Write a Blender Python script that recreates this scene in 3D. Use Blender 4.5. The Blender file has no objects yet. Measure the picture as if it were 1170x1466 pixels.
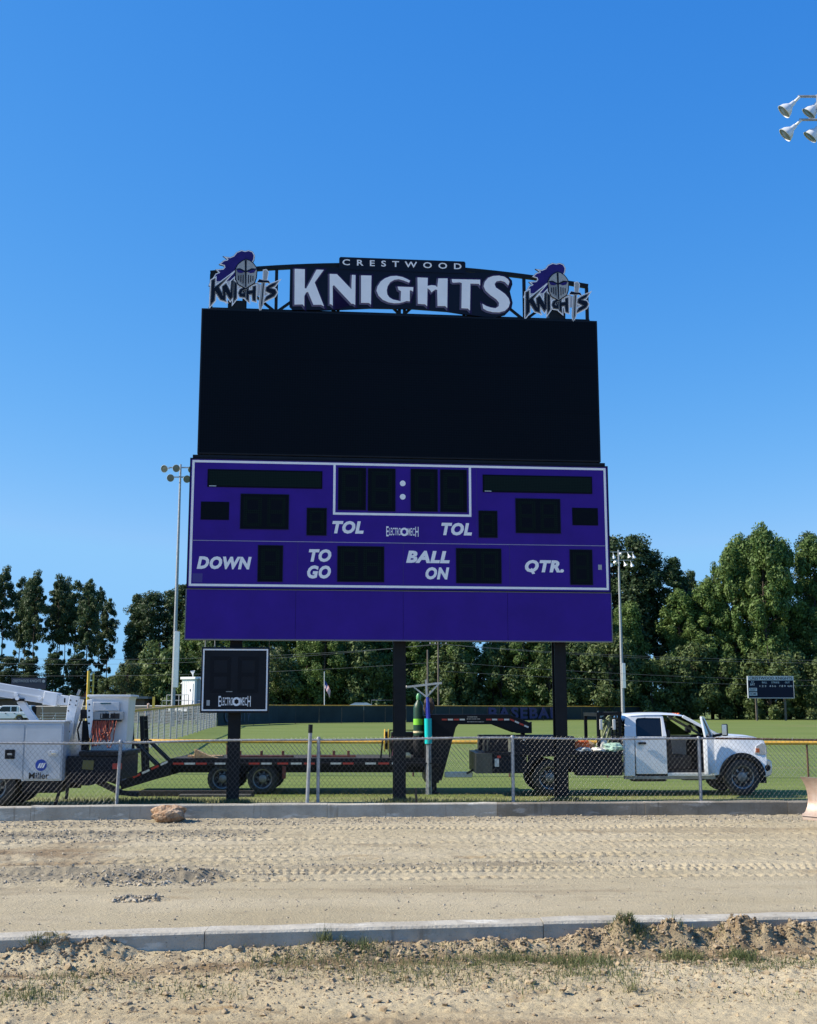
import bpy, bmesh, math, random
import numpy as np
from math import radians as R, sin, cos, pi
from mathutils import Vector, Matrix

random.seed(7)
rng = np.random.default_rng(11)
SC = bpy.context.scene
COL = SC.collection

# ------------------------------------------------------------------ camera
cam = bpy.data.cameras.new('camera')
cam.sensor_fit = 'HORIZONTAL'; cam.sensor_width = 36.0
cam.lens = 36.0 * 1700.0 / 1170.0
cam.clip_start = 0.1; cam.clip_end = 3000
camo = bpy.data.objects.new('camera', cam); COL.objects.link(camo)
camo.location = (0, 0, 2.05)
camo.rotation_euler = (R(90 + 9.446), R(0), R(0))
SC.camera = camo

# ------------------------------------------------------------------ sky, sun, exposure
SUN_EL = 38.0
SUN_AZ = 4.6            # light travels along +X, turned this much towards +Y
world = bpy.data.worlds.new('World'); SC.world = world; world.use_nodes = True
wn = world.node_tree.nodes; wl = world.node_tree.links
sky = wn.new('ShaderNodeTexSky'); sky.sky_type = 'NISHITA'; sky.sun_disc = False
sky.sun_elevation = R(SUN_EL); sky.sun_rotation = R(-(90 + SUN_AZ))
sky.altitude = 0; sky.air_density = 1.0; sky.dust_density = 0.25; sky.ozone_density = 2.0
bg = wn['Background']; bg.inputs['Strength'].default_value = 0.10
# clear saturated early-autumn blue: one tone curve per channel on the whole sky
sep = wn.new('ShaderNodeSeparateColor'); cmb = wn.new('ShaderNodeCombineColor'); wl.new(sky.outputs[0], sep.inputs[0])
for ch, (cf, pw) in enumerate(((3.51, 1.66), (3.57, 0.85), (5.32, 0.40))):
    a = wn.new('ShaderNodeMath'); a.operation = 'MULTIPLY'; a.inputs[1].default_value = 0.2087; wl.new(sep.outputs[ch], a.inputs[0])
    b = wn.new('ShaderNodeMath'); b.operation = 'POWER'; b.inputs[1].default_value = pw; wl.new(a.outputs[0], b.inputs[0])
    c = wn.new('ShaderNodeMath'); c.operation = 'MULTIPLY'; c.inputs[1].default_value = cf; wl.new(b.outputs[0], c.inputs[0])
    e = wn.new('ShaderNodeMath'); e.operation = 'MINIMUM'; e.inputs[1].default_value = (1.65, 3.5, 9)[ch]; wl.new(c.outputs[0], e.inputs[0]); wl.new(e.outputs[0], cmb.inputs[ch])
wl.new(cmb.outputs[0], bg.inputs['Color'])
sl = bpy.data.lights.new('sun', 'SUN'); sl.energy = 4.8; sl.angle = R(0.53); sl.color = (1.0, 0.91, 0.77)
so = bpy.data.objects.new('sun', sl); COL.objects.link(so)
dv = Vector((cos(R(SUN_EL)) * cos(R(SUN_AZ)), cos(R(SUN_EL)) * sin(R(SUN_AZ)), -sin(R(SUN_EL))))
so.rotation_euler = dv.to_track_quat('-Z', 'Y').to_euler()
so.location = (-60, -5, 50)
SC.view_settings.view_transform = 'Standard'; SC.view_settings.look = 'None'
SC.view_settings.gamma = 1.0; SC.view_settings.exposure = 0.75
SC.view_settings.use_curve_mapping = False
SC.cycles.max_bounces = 6; SC.cycles.transparent_max_bounces = 8

# ------------------------------------------------------------------ materials
MATS = {}
def mat(name, col, rough=0.6, metal=0.0, var=0.0, scale=6.0, bump=0.0, bscale=None, col2=None, coat=0.0, trans=0.0, spec=0.5, detail=4.0):
    """procedural material: two-tone noise colour + optional bump"""
    if name in MATS: return MATS[name]
    m = bpy.data.materials.new(name); m.use_nodes = True
    n, l = m.node_tree.nodes, m.node_tree.links
    b = n['Principled BSDF']
    b.inputs['Roughness'].default_value = rough; b.inputs['Metallic'].default_value = metal
    b.inputs['Specular IOR Level'].default_value = spec
    if coat: b.inputs['Coat Weight'].default_value = coat; b.inputs['Coat Roughness'].default_value = 0.08
    if trans: b.inputs['Transmission Weight'].default_value = trans
    c = (*col, 1.0)
    tc = n.new('ShaderNodeTexCoord')
    if var > 0 or col2:
        nz = n.new('ShaderNodeTexNoise'); nz.inputs['Scale'].default_value = scale; nz.inputs['Detail'].default_value = detail
        nz.inputs['Roughness'].default_value = 0.62
        l.new(tc.outputs['Object'], nz.inputs['Vector'])
        rp = n.new('ShaderNodeValToRGB')
        a = tuple(x * (1 - var) for x in col); d = tuple(min(1, x * (1 + var)) for x in (col2 or col))
        if col2: a = col; d = col2
        rp.color_ramp.elements[0].position = 0.33; rp.color_ramp.elements[1].position = 0.68
        rp.color_ramp.elements[0].color = (*a, 1); rp.color_ramp.elements[1].color = (*d, 1)
        l.new(nz.outputs['Fac'], rp.inputs[0]); l.new(rp.outputs[0], b.inputs['Base Color'])
    else:
        b.inputs['Base Color'].default_value = c
    if bump:
        nb = n.new('ShaderNodeTexNoise'); nb.inputs['Scale'].default_value = bscale or scale * 3; nb.inputs['Detail'].default_value = 6
        l.new(tc.outputs['Object'], nb.inputs['Vector'])
        bp = n.new('ShaderNodeBump'); bp.inputs['Strength'].default_value = bump; bp.inputs['Distance'].default_value = 0.05
        l.new(nb.outputs['Fac'], bp.inputs['Height']); l.new(bp.outputs[0], b.inputs['Normal'])
    MATS[name] = m
    return m

def leafmat(name, c1, c2, c3):
    m = bpy.data.materials.new(name); m.use_nodes = True
    n, l = m.node_tree.nodes, m.node_tree.links
    b = n['Principled BSDF']; b.inputs['Roughness'].default_value = 0.55; b.inputs['Specular IOR Level'].default_value = 0.25
    oi = n.new('ShaderNodeObjectInfo'); tc = n.new('ShaderNodeTexCoord'); geo = n.new('ShaderNodeNewGeometry')
    nz = n.new('ShaderNodeTexNoise'); nz.inputs['Scale'].default_value = 0.45; nz.inputs['Detail'].default_value = 3
    l.new(tc.outputs['Object'], nz.inputs['Vector'])
    mx = n.new('ShaderNodeMix'); mx.data_type = 'RGBA'
    mx.inputs[6].default_value = (*c1, 1); mx.inputs[7].default_value = (*c2, 1)
    mt = n.new('ShaderNodeMapRange'); mt.inputs[1].default_value = .35; mt.inputs[2].default_value = .65
    l.new(nz.outputs['Fac'], mt.inputs[0]); l.new(mt.outputs[0], mx.inputs[0])
    mx2 = n.new('ShaderNodeMix'); mx2.data_type = 'RGBA'; mx2.inputs[7].default_value = (*c3, 1)
    l.new(mx.outputs[2], mx2.inputs[6]); 
    ml = n.new('ShaderNodeMath'); ml.operation = 'MULTIPLY'; ml.inputs[1].default_value = 0.75
    l.new(oi.outputs['Random'], ml.inputs[0]); l.new(ml.outputs[0], mx2.inputs[0])
    # each leaf clump piece its own shade
    hs = n.new('ShaderNodeHueSaturation'); l.new(mx2.outputs[2], hs.inputs['Color'])
    mr = n.new('ShaderNodeMapRange'); mr.inputs[3].default_value = 0.7; mr.inputs[4].default_value = 1.35
    l.new(geo.outputs['Random Per Island'], mr.inputs[0]); l.new(mr.outputs[0], hs.inputs['Value'])
    l.new(hs.outputs[0], b.inputs['Base Color'])
    tr = n.new('ShaderNodeBsdfTranslucent'); l.new(hs.outputs[0], tr.inputs['Color'])
    ms = n.new('ShaderNodeMixShader'); ms.inputs[0].default_value = 0.28
    l.new(b.outputs[0], ms.inputs[1]); l.new(tr.outputs[0], ms.inputs[2]); l.new(ms.outputs[0], n['Material Output'].inputs[0])
    MATS[name] = m; return m

M_BLACK = mat('black_steel', (0.007, 0.008, 0.011), 0.5, 0.0, 0.25, 3, 0.05, spec=0.2)
M_BLACKP = mat('black_paint', (0.006, 0.008, 0.014), 0.45, 0, 0.2, 2, spec=0.18)
M_PURPLE = mat('purple_vinyl', (0.034, 0.010, 0.225), 0.45, 0, 0.10, 1.1, spec=0.15)
M_RIMP = mat('deep_purple_vinyl', (0.016, 0.008, 0.055), 0.5, spec=0.15)
M_WHITEV = mat('white_vinyl', (0.80, 0.80, 0.82), 0.45, 0, 0.03, 4)
M_NAVY = mat('navy_vinyl', (0.005, 0.008, 0.020), 0.45, spec=0.15)
M_GREYV = mat('grey_vinyl', (0.33, 0.34, 0.34), 0.45, 0, 0.06, 8)
M_MAUVE = mat('mauve_vinyl', (0.095, 0.085, 0.15), 0.5, spec=0.2)
M_PLUME = mat('plume_vinyl', (0.022, 0.015, 0.14), 0.5, 0, 0.15, 4, spec=0.15)
M_GALV = mat('galvanised', (0.34, 0.355, 0.37), 0.45, 0.55, 0.2, 9, 0.02)
M_WIREG = mat('woven_wire_zinc', (0.11, 0.112, 0.115), 0.45, 0.5, 0.3, 20)
M_GALVD = mat('galvanised_dull', (0.33, 0.34, 0.35), 0.55, 0.4, 0.25, 7)
M_ALU = mat('mill_aluminium', (0.55, 0.56, 0.58), 0.4, 0.6, 0.12, 6)
M_RUSTRAIL = mat('rusted_rail', (0.10, 0.045, 0.03), 0.8, 0.1, 0.4, 12)
def concmat(name, a, b, pale, dark):
    m = bpy.data.materials.new(name); m.use_nodes = True
    n, l = m.node_tree.nodes, m.node_tree.links; s = n['Principled BSDF']; s.inputs['Roughness'].default_value = 0.9; s.inputs['Specular IOR Level'].default_value = 0.2
    tc = n.new('ShaderNodeTexCoord')
    def nz(sc, det, st=(1,1,1)):
        mp = n.new('ShaderNodeMapping'); mp.inputs['Scale'].default_value = st; l.new(tc.outputs['Object'], mp.inputs[0])
        t = n.new('ShaderNodeTexNoise'); t.inputs['Scale'].default_value = sc; t.inputs['Detail'].default_value = det; t.inputs['Roughness'].default_value = .65; l.new(mp.outputs[0], t.inputs['Vector']); return t.outputs['Fac']
    def mx(f, lo, hi, x, y):
        r = n.new('ShaderNodeMapRange'); r.inputs[1].default_value = lo; r.inputs[2].default_value = hi; l.new(f, r.inputs[0])
        k = n.new('ShaderNodeMix'); k.data_type = 'RGBA'; l.new(r.outputs[0], k.inputs[0])
        for q, v in ((6, x), (7, y)):
            if isinstance(v, tuple): k.inputs[q].default_value = (*v, 1)
            else: l.new(v, k.inputs[q])
        return k.outputs[2]
    c = mx(nz(2.2, 6), .35, .65, a, b)
    c = mx(nz(3.0, 8, (.5, 1, 1.6)), .57, .62, c, pale)          # pale laitance patches
    c = mx(nz(5.0, 5, (1.6, 1, .12)), .58, .74, c, dark)         # runs and stains
    c = mx(nz(45, 3), .62, .74, c, dark)                         # pits
    l.new(c, s.inputs['Base Color'])
    bp = n.new('ShaderNodeBump'); bp.inputs['Strength'].default_value = .5; bp.inputs['Distance'].default_value = .03; l.new(nz(26, 9), bp.inputs['Height']); l.new(bp.outputs[0], s.inputs['Normal'])
    MATS[name] = m; return m
M_CONC = concmat('kerb_concrete', (0.34, 0.31, 0.25), (0.46, 0.43, 0.36), (0.56, 0.54, 0.47), (0.22, 0.19, 0.145))
M_CONCD = concmat('kerb_concrete_weathered', (0.19, 0.165, 0.125), (0.28, 0.25, 0.20), (0.36, 0.33, 0.28), (0.12, 0.10, 0.075))
M_PAINT = mat('white_truck_paint', (0.74, 0.76, 0.78), 0.3, 0, 0.03, 3, coat=0.6)
M_PAINTW = mat('white_fleet_paint', (0.66, 0.68, 0.70), 0.4, 0, 0.08, 2.5, coat=0.2)
M_PAINTG = mat('greyed_white_paint', (0.50, 0.53, 0.57), 0.42, 0, 0.10, 1.4, coat=0.15)
M_GLASS = mat('dark_glass', (0.008, 0.010, 0.014), 0.06, 0, 0, coat=0.0)
M_RUBBER = mat('tyre_rubber', (0.022, 0.022, 0.022), 0.8, 0, 0.35, 10, 0.2)
M_RIM = mat('wheel_steel', (0.20, 0.205, 0.21), 0.4, 0.75, 0.3, 9)
M_DARKINT = mat('dark_interior', (0.015, 0.015, 0.017), 0.8)
M_CHROME = mat('chrome', (0.7, 0.7, 0.72), 0.15, 1.0)
M_GREYBOX = mat('olive_grey_paint', (0.055, 0.06, 0.05), 0.6, 0, 0.2, 5)
M_RED = mat('red_reflector', (0.42, 0.035, 0.02), 0.35)
M_REFW = mat('white_reflector', (0.60, 0.62, 0.62), 0.35)
M_WOOD = mat('sawn_wood', (0.40, 0.24, 0.11), 0.8, 0, 0, 9, 0.2, col2=(0.52, 0.36, 0.19))
M_OLDWOOD = mat('old_timber', (0.035, 0.03, 0.025), 0.9, 0, 0.4, 8, 0.3)
M_YELLOW = mat('yellow_plastic', (0.62, 0.37, 0.03), 0.5, 0, 0.15, 4)
M_YELLOWF = mat('faded_yellow_cap', (0.60, 0.33, 0.04), 0.6, 0, 0.3, 1.2)
M_TEAL = mat('teal_plastic', (0.0, 0.50, 0.50), 0.4)
M_BLUE = mat('blue_strap', (0.01, 0.03, 0.35), 0.6)
M_DKGREEN = mat('green_cylinder', (0.008, 0.045, 0.024), 0.45)
M_LIME = mat('lime_label', (0.20, 0.55, 0.04), 0.5)
M_ORANGE = mat('orange_plastic', (0.75, 0.14, 0.02), 0.5)
M_HOSE = mat('orange_hose', (0.33, 0.065, 0.03), 0.5, 0, 0.2, 20)
M_BAGW = mat('white_bag', (0.70, 0.68, 0.62), 0.6, 0, 0.15, 10)
M_BAGG = mat('mint_bag', (0.40, 0.60, 0.48), 0.6, 0, 0.3, 14)
M_LBLUE = mat('logo_blue', (0.005, 0.05, 0.36), 0.4)
M_ROCK = mat('orange_rock', (0.24, 0.125, 0.06), 0.95, 0, 0, 7, 0.9, 22, col2=(0.50, 0.37, 0.25))
M_BLADE = mat('worn_blade_steel', (0.36, 0.25, 0.19), 0.5, 0.3, 0, 3, 0.1, col2=(0.50, 0.42, 0.36))
M_POLEW = mat('pole_wood', (0.12, 0.10, 0.085), 0.9, 0, 0.25, 3)
M_WIRE = mat('cable', (0.12, 0.13, 0.14), 0.6)
M_SCREEN = mat('windscreen_mesh', (0.022, 0.030, 0.028), 0.85, 0, 0.3, 0.4)
M_PURPD = mat('faded_purple_print', (0.055, 0.042, 0.12), 0.8)
M_PURPG = mat('ghost_grey_print', (0.07, 0.07, 0.09), 0.8)
M_LAMP = mat('lamp_housing', (0.72, 0.73, 0.72), 0.4, 0.2, 0.1, 6)
M_LAMPG = mat('lamp_glass', (0.16, 0.17, 0.16), 0.25, 0.3)
M_SHED = mat('shed_white', (0.78, 0.79, 0.77), 0.6, 0, 0.04, 2)
M_BRICK = mat('dull_brick', (0.13, 0.07, 0.055), 0.9, 0, 0.3, 3)
M_ROOFB = mat('blue_roof', (0.10, 0.15, 0.17), 0.5)
M_SKIN = mat('skin', (0.42, 0.25, 0.17), 0.6)
M_BARK = mat('pine_bark', (0.060, 0.045, 0.036), 0.95, 0, 0.4, 2.0, 0.5, 6)
M_TAN = mat('tan_rag', (0.62, 0.52, 0.33), 0.9, 0, 0.15, 12)
M_PINKS = mat('pink_strap', (0.6, 0.16, 0.18), 0.7)
M_BLEACH = mat('bleacher_alu', (0.5, 0.52, 0.53), 0.4, 0.5)
M_SIGNBL = mat('sign_navy', (0.006, 0.010, 0.026), 0.55, spec=0.12)
M_SIGNGR = mat('sign_silver', (0.42, 0.47, 0.52), 0.5)

def dotmat(name, c1, c2, s):
    m = bpy.data.materials.new(name); m.use_nodes = True
    n, l = m.node_tree.nodes, m.node_tree.links; b = n['Principled BSDF']; b.inputs['Roughness'].default_value = 0.6; b.inputs['Specular IOR Level'].default_value = 0.07
    tc = n.new('ShaderNodeTexCoord'); ck = n.new('ShaderNodeTexChecker'); ck.inputs['Scale'].default_value = s
    ck.inputs['Color1'].default_value = (*c1, 1); ck.inputs['Color2'].default_value = (*c2, 1)
    mp = n.new('ShaderNodeMapping'); mp.inputs['Rotation'].default_value = (0, R(45), 0)
    l.new(tc.outputs['Object'], mp.inputs[0]); l.new(mp.outputs[0], ck.inputs['Vector']); l.new(ck.outputs[0], b.inputs['Base Color'])
    MATS[name] = m; return m
M_LEDSEG = dotmat('led_segment', (0.002, 0.005, 0.007), (0.005, 0.013, 0.012), 30)
M_LEDGRID = dotmat('led_matrix', (0.003, 0.008, 0.009), (0.006, 0.016, 0.015), 38)
M_LEDFACE = mat('led_face', (0.002, 0.004, 0.009), 0.6, spec=0.08)
M_VIDEO = dotmat('video_face', (0.0014, 0.0034, 0.007), (0.0026, 0.0055, 0.011), 24)

# ------------------------------------------------------------------ builders
class MB:
    def __init__(s): s.v = []; s.f = []; s.mi = []; s.k = 0; s.M = Matrix.Identity(4)
    def add(s, vs, fs):
        o = len(s.v)
        s.v += [tuple(s.M @ Vector(p)) for p in vs]; s.f += [tuple(i + o for i in q) for q in fs]; s.mi += [s.k] * len(fs)
        return s
    def box(s, x0, x1, y0, y1, z0, z1):
        return s.add([(x0,y0,z0),(x1,y0,z0),(x1,y1,z0),(x0,y1,z0),(x0,y0,z1),(x1,y0,z1),(x1,y1,z1),(x0,y1,z1)],
                     [(0,3,2,1),(4,5,6,7),(0,1,5,4),(1,2,6,5),(2,3,7,6),(3,0,4,7)])
    def prism(s, pts, y0, y1, top=None):
        """xz outline extruded along y; 'top' gives another outline at y1"""
        n = len(pts); q = top or pts
        vs = [(p[0], y0, p[1]) for p in pts] + [(p[0], y1, p[1]) for p in q]
        fs = [tuple(range(n)), tuple(reversed(range(n, 2 * n)))] + [(i, n + i, n + (i + 1) % n, (i + 1) % n) for i in range(n)]
        return s.add(vs, fs)
    def prismz(s, pts, z0, z1):
        n = len(pts)
        vs = [(p[0], p[1], z0) for p in pts] + [(p[0], p[1], z1) for p in pts]
        return s.add(vs, [tuple(reversed(range(n))), tuple(range(n, 2 * n))] + [(i, (i + 1) % n, n + (i + 1) % n, n + i) for i in range(n)])
    def tube(s, pts, r, n=8, cap=True):
        pts = [Vector(p) for p in pts]; m = len(pts)
        rs = r if isinstance(r, (list, tuple)) else [r] * m
        vs = []; up = None
        for i, p in enumerate(pts):
            t = (pts[min(i + 1, m - 1)] - pts[max(i - 1, 0)]).normalized()
            if up is None: up = Vector((0, 0, 1)) if abs(t.z) < .9 else Vector((1, 0, 0))
            a = t.cross(up)
            if a.length < 1e-5: a = t.orthogonal()
            a.normalize(); b = t.cross(a).normalized(); up = -b if False else up
            for k in range(n):
                q = 2 * pi * k / n
                vs.append(p + (a * cos(q) + b * sin(q)) * rs[i])
        fs = []
        for i in range(m - 1):
            for k in range(n):
                fs.append((i*n+k, i*n+(k+1)%n, (i+1)*n+(k+1)%n, (i+1)*n+k))
        if cap: fs += [tuple(reversed(range(n))), tuple(range((m-1)*n, m*n))]
        return s.add(vs, fs)
    def bar(s, a, b, w, h=None):
        """square-section bar from a to b"""
        h = h or w; a = Vector(a); b = Vector(b); t = (b - a).normalized()
        u = t.cross(Vector((0, 1, 0)))
        if u.length < 1e-4: u = Vector((1, 0, 0))
        u.normalize(); v = t.cross(u).normalized(); vs = []
        for p in (a, b):
            for su, sv in ((-1,-1),(1,-1),(1,1),(-1,1)): vs.append(p + u*su*w/2 + v*sv*h/2)
        return s.add(vs, [(0,3,2,1),(4,5,6,7),(0,1,5,4),(1,2,6,5),(2,3,7,6),(3,0,4,7)])
    def lathe(s, prof, n=20, axis='z', c=(0,0,0), cap=True):
        vs = []; m = len(prof)
        for r, z in prof:
            for k in range(n):
                q = 2 * pi * k / n
                p = (r*cos(q), r*sin(q), z)
                if axis == 'y': p = (p[0], p[2], p[1])
                if axis == 'x': p = (p[2], p[0], p[1])
                vs.append((p[0]+c[0], p[1]+c[1], p[2]+c[2]))
        fs = []
        for i in range(m-1):
            for k in range(n):
                q = (i*n+k, i*n+(k+1)%n, (i+1)*n+(k+1)%n, (i+1)*n+k)
                fs.append(tuple(reversed(q)) if axis == 'y' else q)
        if cap and prof[0][0] > 1e-6: fs.append(tuple(reversed(range(n))) if axis != 'y' else tuple(range(n)))
        if cap and prof[-1][0] > 1e-6: fs.append(tuple(range((m-1)*n, m*n)) if axis != 'y' else tuple(reversed(range((m-1)*n, m*n))))
        return s.add(vs, fs)
    def build(s, name, mats, parent=None, smooth=False, bevel=0.0, ang=None):
        ang = ang or (20 if bevel else 38)
        me = bpy.data.meshes.new(name); me.from_pydata([tuple(v) for v in s.v], [], s.f)
        if not isinstance(mats, (list, tuple)): mats = [mats]
        for m in mats: me.materials.append(m)
        me.polygons.foreach_set('material_index', s.mi)
        me.validate(); me.update()
        bm = bmesh.new(); bm.from_mesh(me); bmesh.ops.recalc_face_normals(bm, faces=bm.faces); 
        if bevel:
            es = [e for e in bm.edges if len(e.link_faces) == 2 and e.calc_face_angle(0) > R(25)]
            bmesh.ops.bevel(bm, geom=es, offset=bevel, segments=2, profile=0.5, affect='EDGES', clamp_overlap=True)
        bm.to_mesh(me); bm.free()
        if smooth or bevel:
            me.polygons.foreach_set('use_smooth', [True] * len(me.polygons)); me.set_sharp_from_angle(angle=R(ang))
        o = bpy.data.objects.new(name, me); COL.objects.link(o)
        if parent: o.parent = parent
        return o

def empty(name, loc=(0,0,0), rz=0.0, label=None, cat=None, group=None):
    o = bpy.data.objects.new(name, None); COL.objects.link(o); o.empty_display_size = 0.2
    o.location = loc; o.rotation_euler = (0, 0, rz)
    if label: tag(o, label, cat, group)
    return o
def tag(o, label=None, cat=None, group=None, kind=None):
    if label: o['label'] = label
    if cat: o['category'] = cat
    if group: o['group'] = group
    if kind: o['kind'] = kind
    return o
def copy_tree(o, parent=None):
    c = o.copy(); COL.objects.link(c); c.parent = parent
    for ch in o.children: copy_tree(ch, c)
    return c
def share(o, loc=None, name=None):
    c = o.copy(); COL.objects.link(c); c.parent = o.parent
    if loc is not None: c.location = loc
    return c

def _curve_mesh(cu, name):
    o = bpy.data.objects.new(name, cu); COL.objects.link(o)
    dg = bpy.context.evaluated_depsgraph_get()
    me = bpy.data.meshes.new_from_object(o.evaluated_get(dg), depsgraph=dg)
    bpy.data.objects.remove(o); bpy.data.curves.remove(cu)
    me.name = name
    return me
def plate(name, poly, m, parent, y, thick=0.006, off=0.0, flip=1, org=(0, 0)):
    """flat cut-out shape (u,v outline) standing in the local xz plane, front face at local y"""
    cu = bpy.data.curves.new(name, 'CURVE'); cu.dimensions = '2D'; cu.fill_mode = 'BOTH'
    polys = poly if isinstance(poly[0][0], (list, tuple)) else [poly]
    for p in polys:
        a = sum(p[i][0]*p[(i+1)%len(p)][1]-p[(i+1)%len(p)][0]*p[i][1] for i in range(len(p)))
        if a < 0: p = p[::-1]
        sp = cu.splines.new('POLY'); sp.points.add(len(p)-1); sp.use_cyclic_u = True
        for i, (u, v) in enumerate(p): sp.points[i].co = (u + org[0], v + org[1], 0, 1)
    cu.extrude = thick / 2; cu.offset = off
    me = _curve_mesh(cu, name)
    me.transform(Matrix(((1,0,0,0),(0,0,-1,y + thick/2),(0,1,0,0),(0,0,0,1))))
    me.materials.clear(); me.materials.append(m)
    for p in me.polygons: p.use_smooth = False
    o = bpy.data.objects.new(name, me); COL.objects.link(o); o.parent = parent
    return o
def text(body, rect, m, parent, y, shear=0.0, bold=0.0, thick=0.004, name='lettering', space=1.0):
    cu = bpy.data.curves.new(name, 'FONT'); cu.body = body; cu.shear = shear; cu.offset = bold; cu.extrude = 0.01
    cu.space_character = space; cu.resolution_u = 3
    me = _curve_mesh(cu, name)
    co = np.zeros(len(me.vertices)*3); me.vertices.foreach_get('co', co); co = co.reshape(-1, 3)
    lo, hi = co.min(0), co.max(0)
    u0, z0, u1, z1 = rect
    out = np.empty_like(co)
    out[:,0] = u0 + (co[:,0]-lo[0])/(hi[0]-lo[0])*(u1-u0)
    out[:,2] = z0 + (co[:,1]-lo[1])/(hi[1]-lo[1])*(z1-z0)
    out[:,1] = y + (1-(co[:,2]-lo[2])/(hi[2]-lo[2]))*thick
    me.vertices.foreach_set('co', out.ravel()); me.update()
    me.materials.clear(); me.materials.append(m)
    for p in me.polygons: p.use_smooth = False
    o = bpy.data.objects.new(name, me); COL.objects.link(o); o.parent = parent
    return o

def vnoise(x, y, s, seed=0):
    """value noise on numpy arrays, cell size s"""
    r = np.random.default_rng(seed); T = r.random((256, 256))
    xs, ys = x / s, y / s; xi, yi = np.floor(xs).astype(int), np.floor(ys).astype(int)
    fx, fy = xs - xi, ys - yi; fx = fx*fx*(3-2*fx); fy = fy*fy*(3-2*fy)
    g = lambda a, b: T[a % 256, b % 256]
    return (g(xi,yi)*(1-fx)+g(xi+1,yi)*fx)*(1-fy) + (g(xi,yi+1)*(1-fx)+g(xi+1,yi+1)*fx)*fy - 0.5
def sheet(name, xs, ys, zf, m, smooth=True):
    X, Y = np.meshgrid(xs, ys); Z = zf(X, Y); nx, ny = len(xs), len(ys)
    co = np.stack([X, Y, Z], -1).reshape(-1, 3)
    i = np.arange(nx*ny).reshape(ny, nx)
    q = np.stack([i[:-1,:-1], i[:-1,1:], i[1:,1:], i[1:,:-1]], -1).reshape(-1, 4)
    return npmesh(name, co, q, m, smooth)
def npmesh(name, co, q, m, smooth=False, parent=None):
    k = q.shape[1]
    me = bpy.data.meshes.new(name); me.vertices.add(len(co)); me.vertices.foreach_set('co', np.asarray(co, np.float32).ravel())
    me.loops.add(q.size); me.loops.foreach_set('vertex_index', q.ravel().astype(np.int32))
    me.polygons.add(len(q)); me.polygons.foreach_set('loop_start', np.arange(0, q.size, k, dtype=np.int32))
    me.polygons.foreach_set('use_smooth', np.full(len(q), smooth))
    me.materials.append(m); me.update(calc_edges=True)
    o = bpy.data.objects.new(name, me); COL.objects.link(o)
    if parent: o.parent = parent
    return o
RC = {'marq_l':(-4.448,7.035,-1.847,7.445),
'marq_r':(1.873,7.03,4.465,7.441),
'pos_l':(-4.579,6.281,-3.946,6.694),
'pos_r':(3.976,6.283,4.585,6.694),
'sc_l':(-3.681,6.094,-2.611,6.877),
'sc_r':(2.647,6.093,3.681,6.882),
'tol_l':(-2.179,5.968,-1.75,6.576),
'tol_r':(1.779,5.972,2.193,6.577),
'c1':(-1.47,6.566,-0.854,7.53),
'c2':(-0.789,6.551,-0.176,7.526),
'c3':(0.201,6.559,0.805,7.531),
'c4':(0.887,6.556,1.488,7.531),
'dot1':(-0.058,7.135,0.069,7.261),
'dot2':(-0.058,6.821,0.069,6.947),
'T_TOLl':(-1.608,6.007,-0.89,6.3),
'T_TOLr':(0.899,6.002,1.611,6.296),
'T_EM':(-0.372,5.96,0.37,6.189),
'T_DOWN':(-4.631,5.158,-3.417,5.448),
'down':(-3.265,4.9,-2.726,5.704),
'T_TO':(-2.133,5.35,-1.622,5.642),
'T_GO':(-2.163,4.97,-1.628,5.271),
'togo':(-1.473,4.916,-0.431,5.708),
'T_BALL':(0.085,5.355,1.089,5.636),
'T_ON':(0.529,4.978,1.077,5.262),
'ball':(1.247,4.911,2.274,5.695),
'T_QTR':(2.836,5.139,3.747,5.456),
'qtr':(3.905,4.902,4.412,5.698),
'stick':(4.559,5.245,4.645,5.364),
'frame':(-1.595,6.442,1.6,7.63),
'T_CREST':(-1.419,12.433,1.407,12.61),
'crestbox':(-1.506,12.408,1.518,12.664),
'pc':(-4.48,1.96,-2.956,3.419),
'seam':(-4.809,5.811,4.833,5.806),
'screen':(-4.719,7.767,4.674,11.255),
'score':(-4.824,4.732,4.829,7.682),
'low':(-4.832,3.571,4.84,4.71),
'ledge':(-4.801,7.7,4.788,7.764),}
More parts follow.
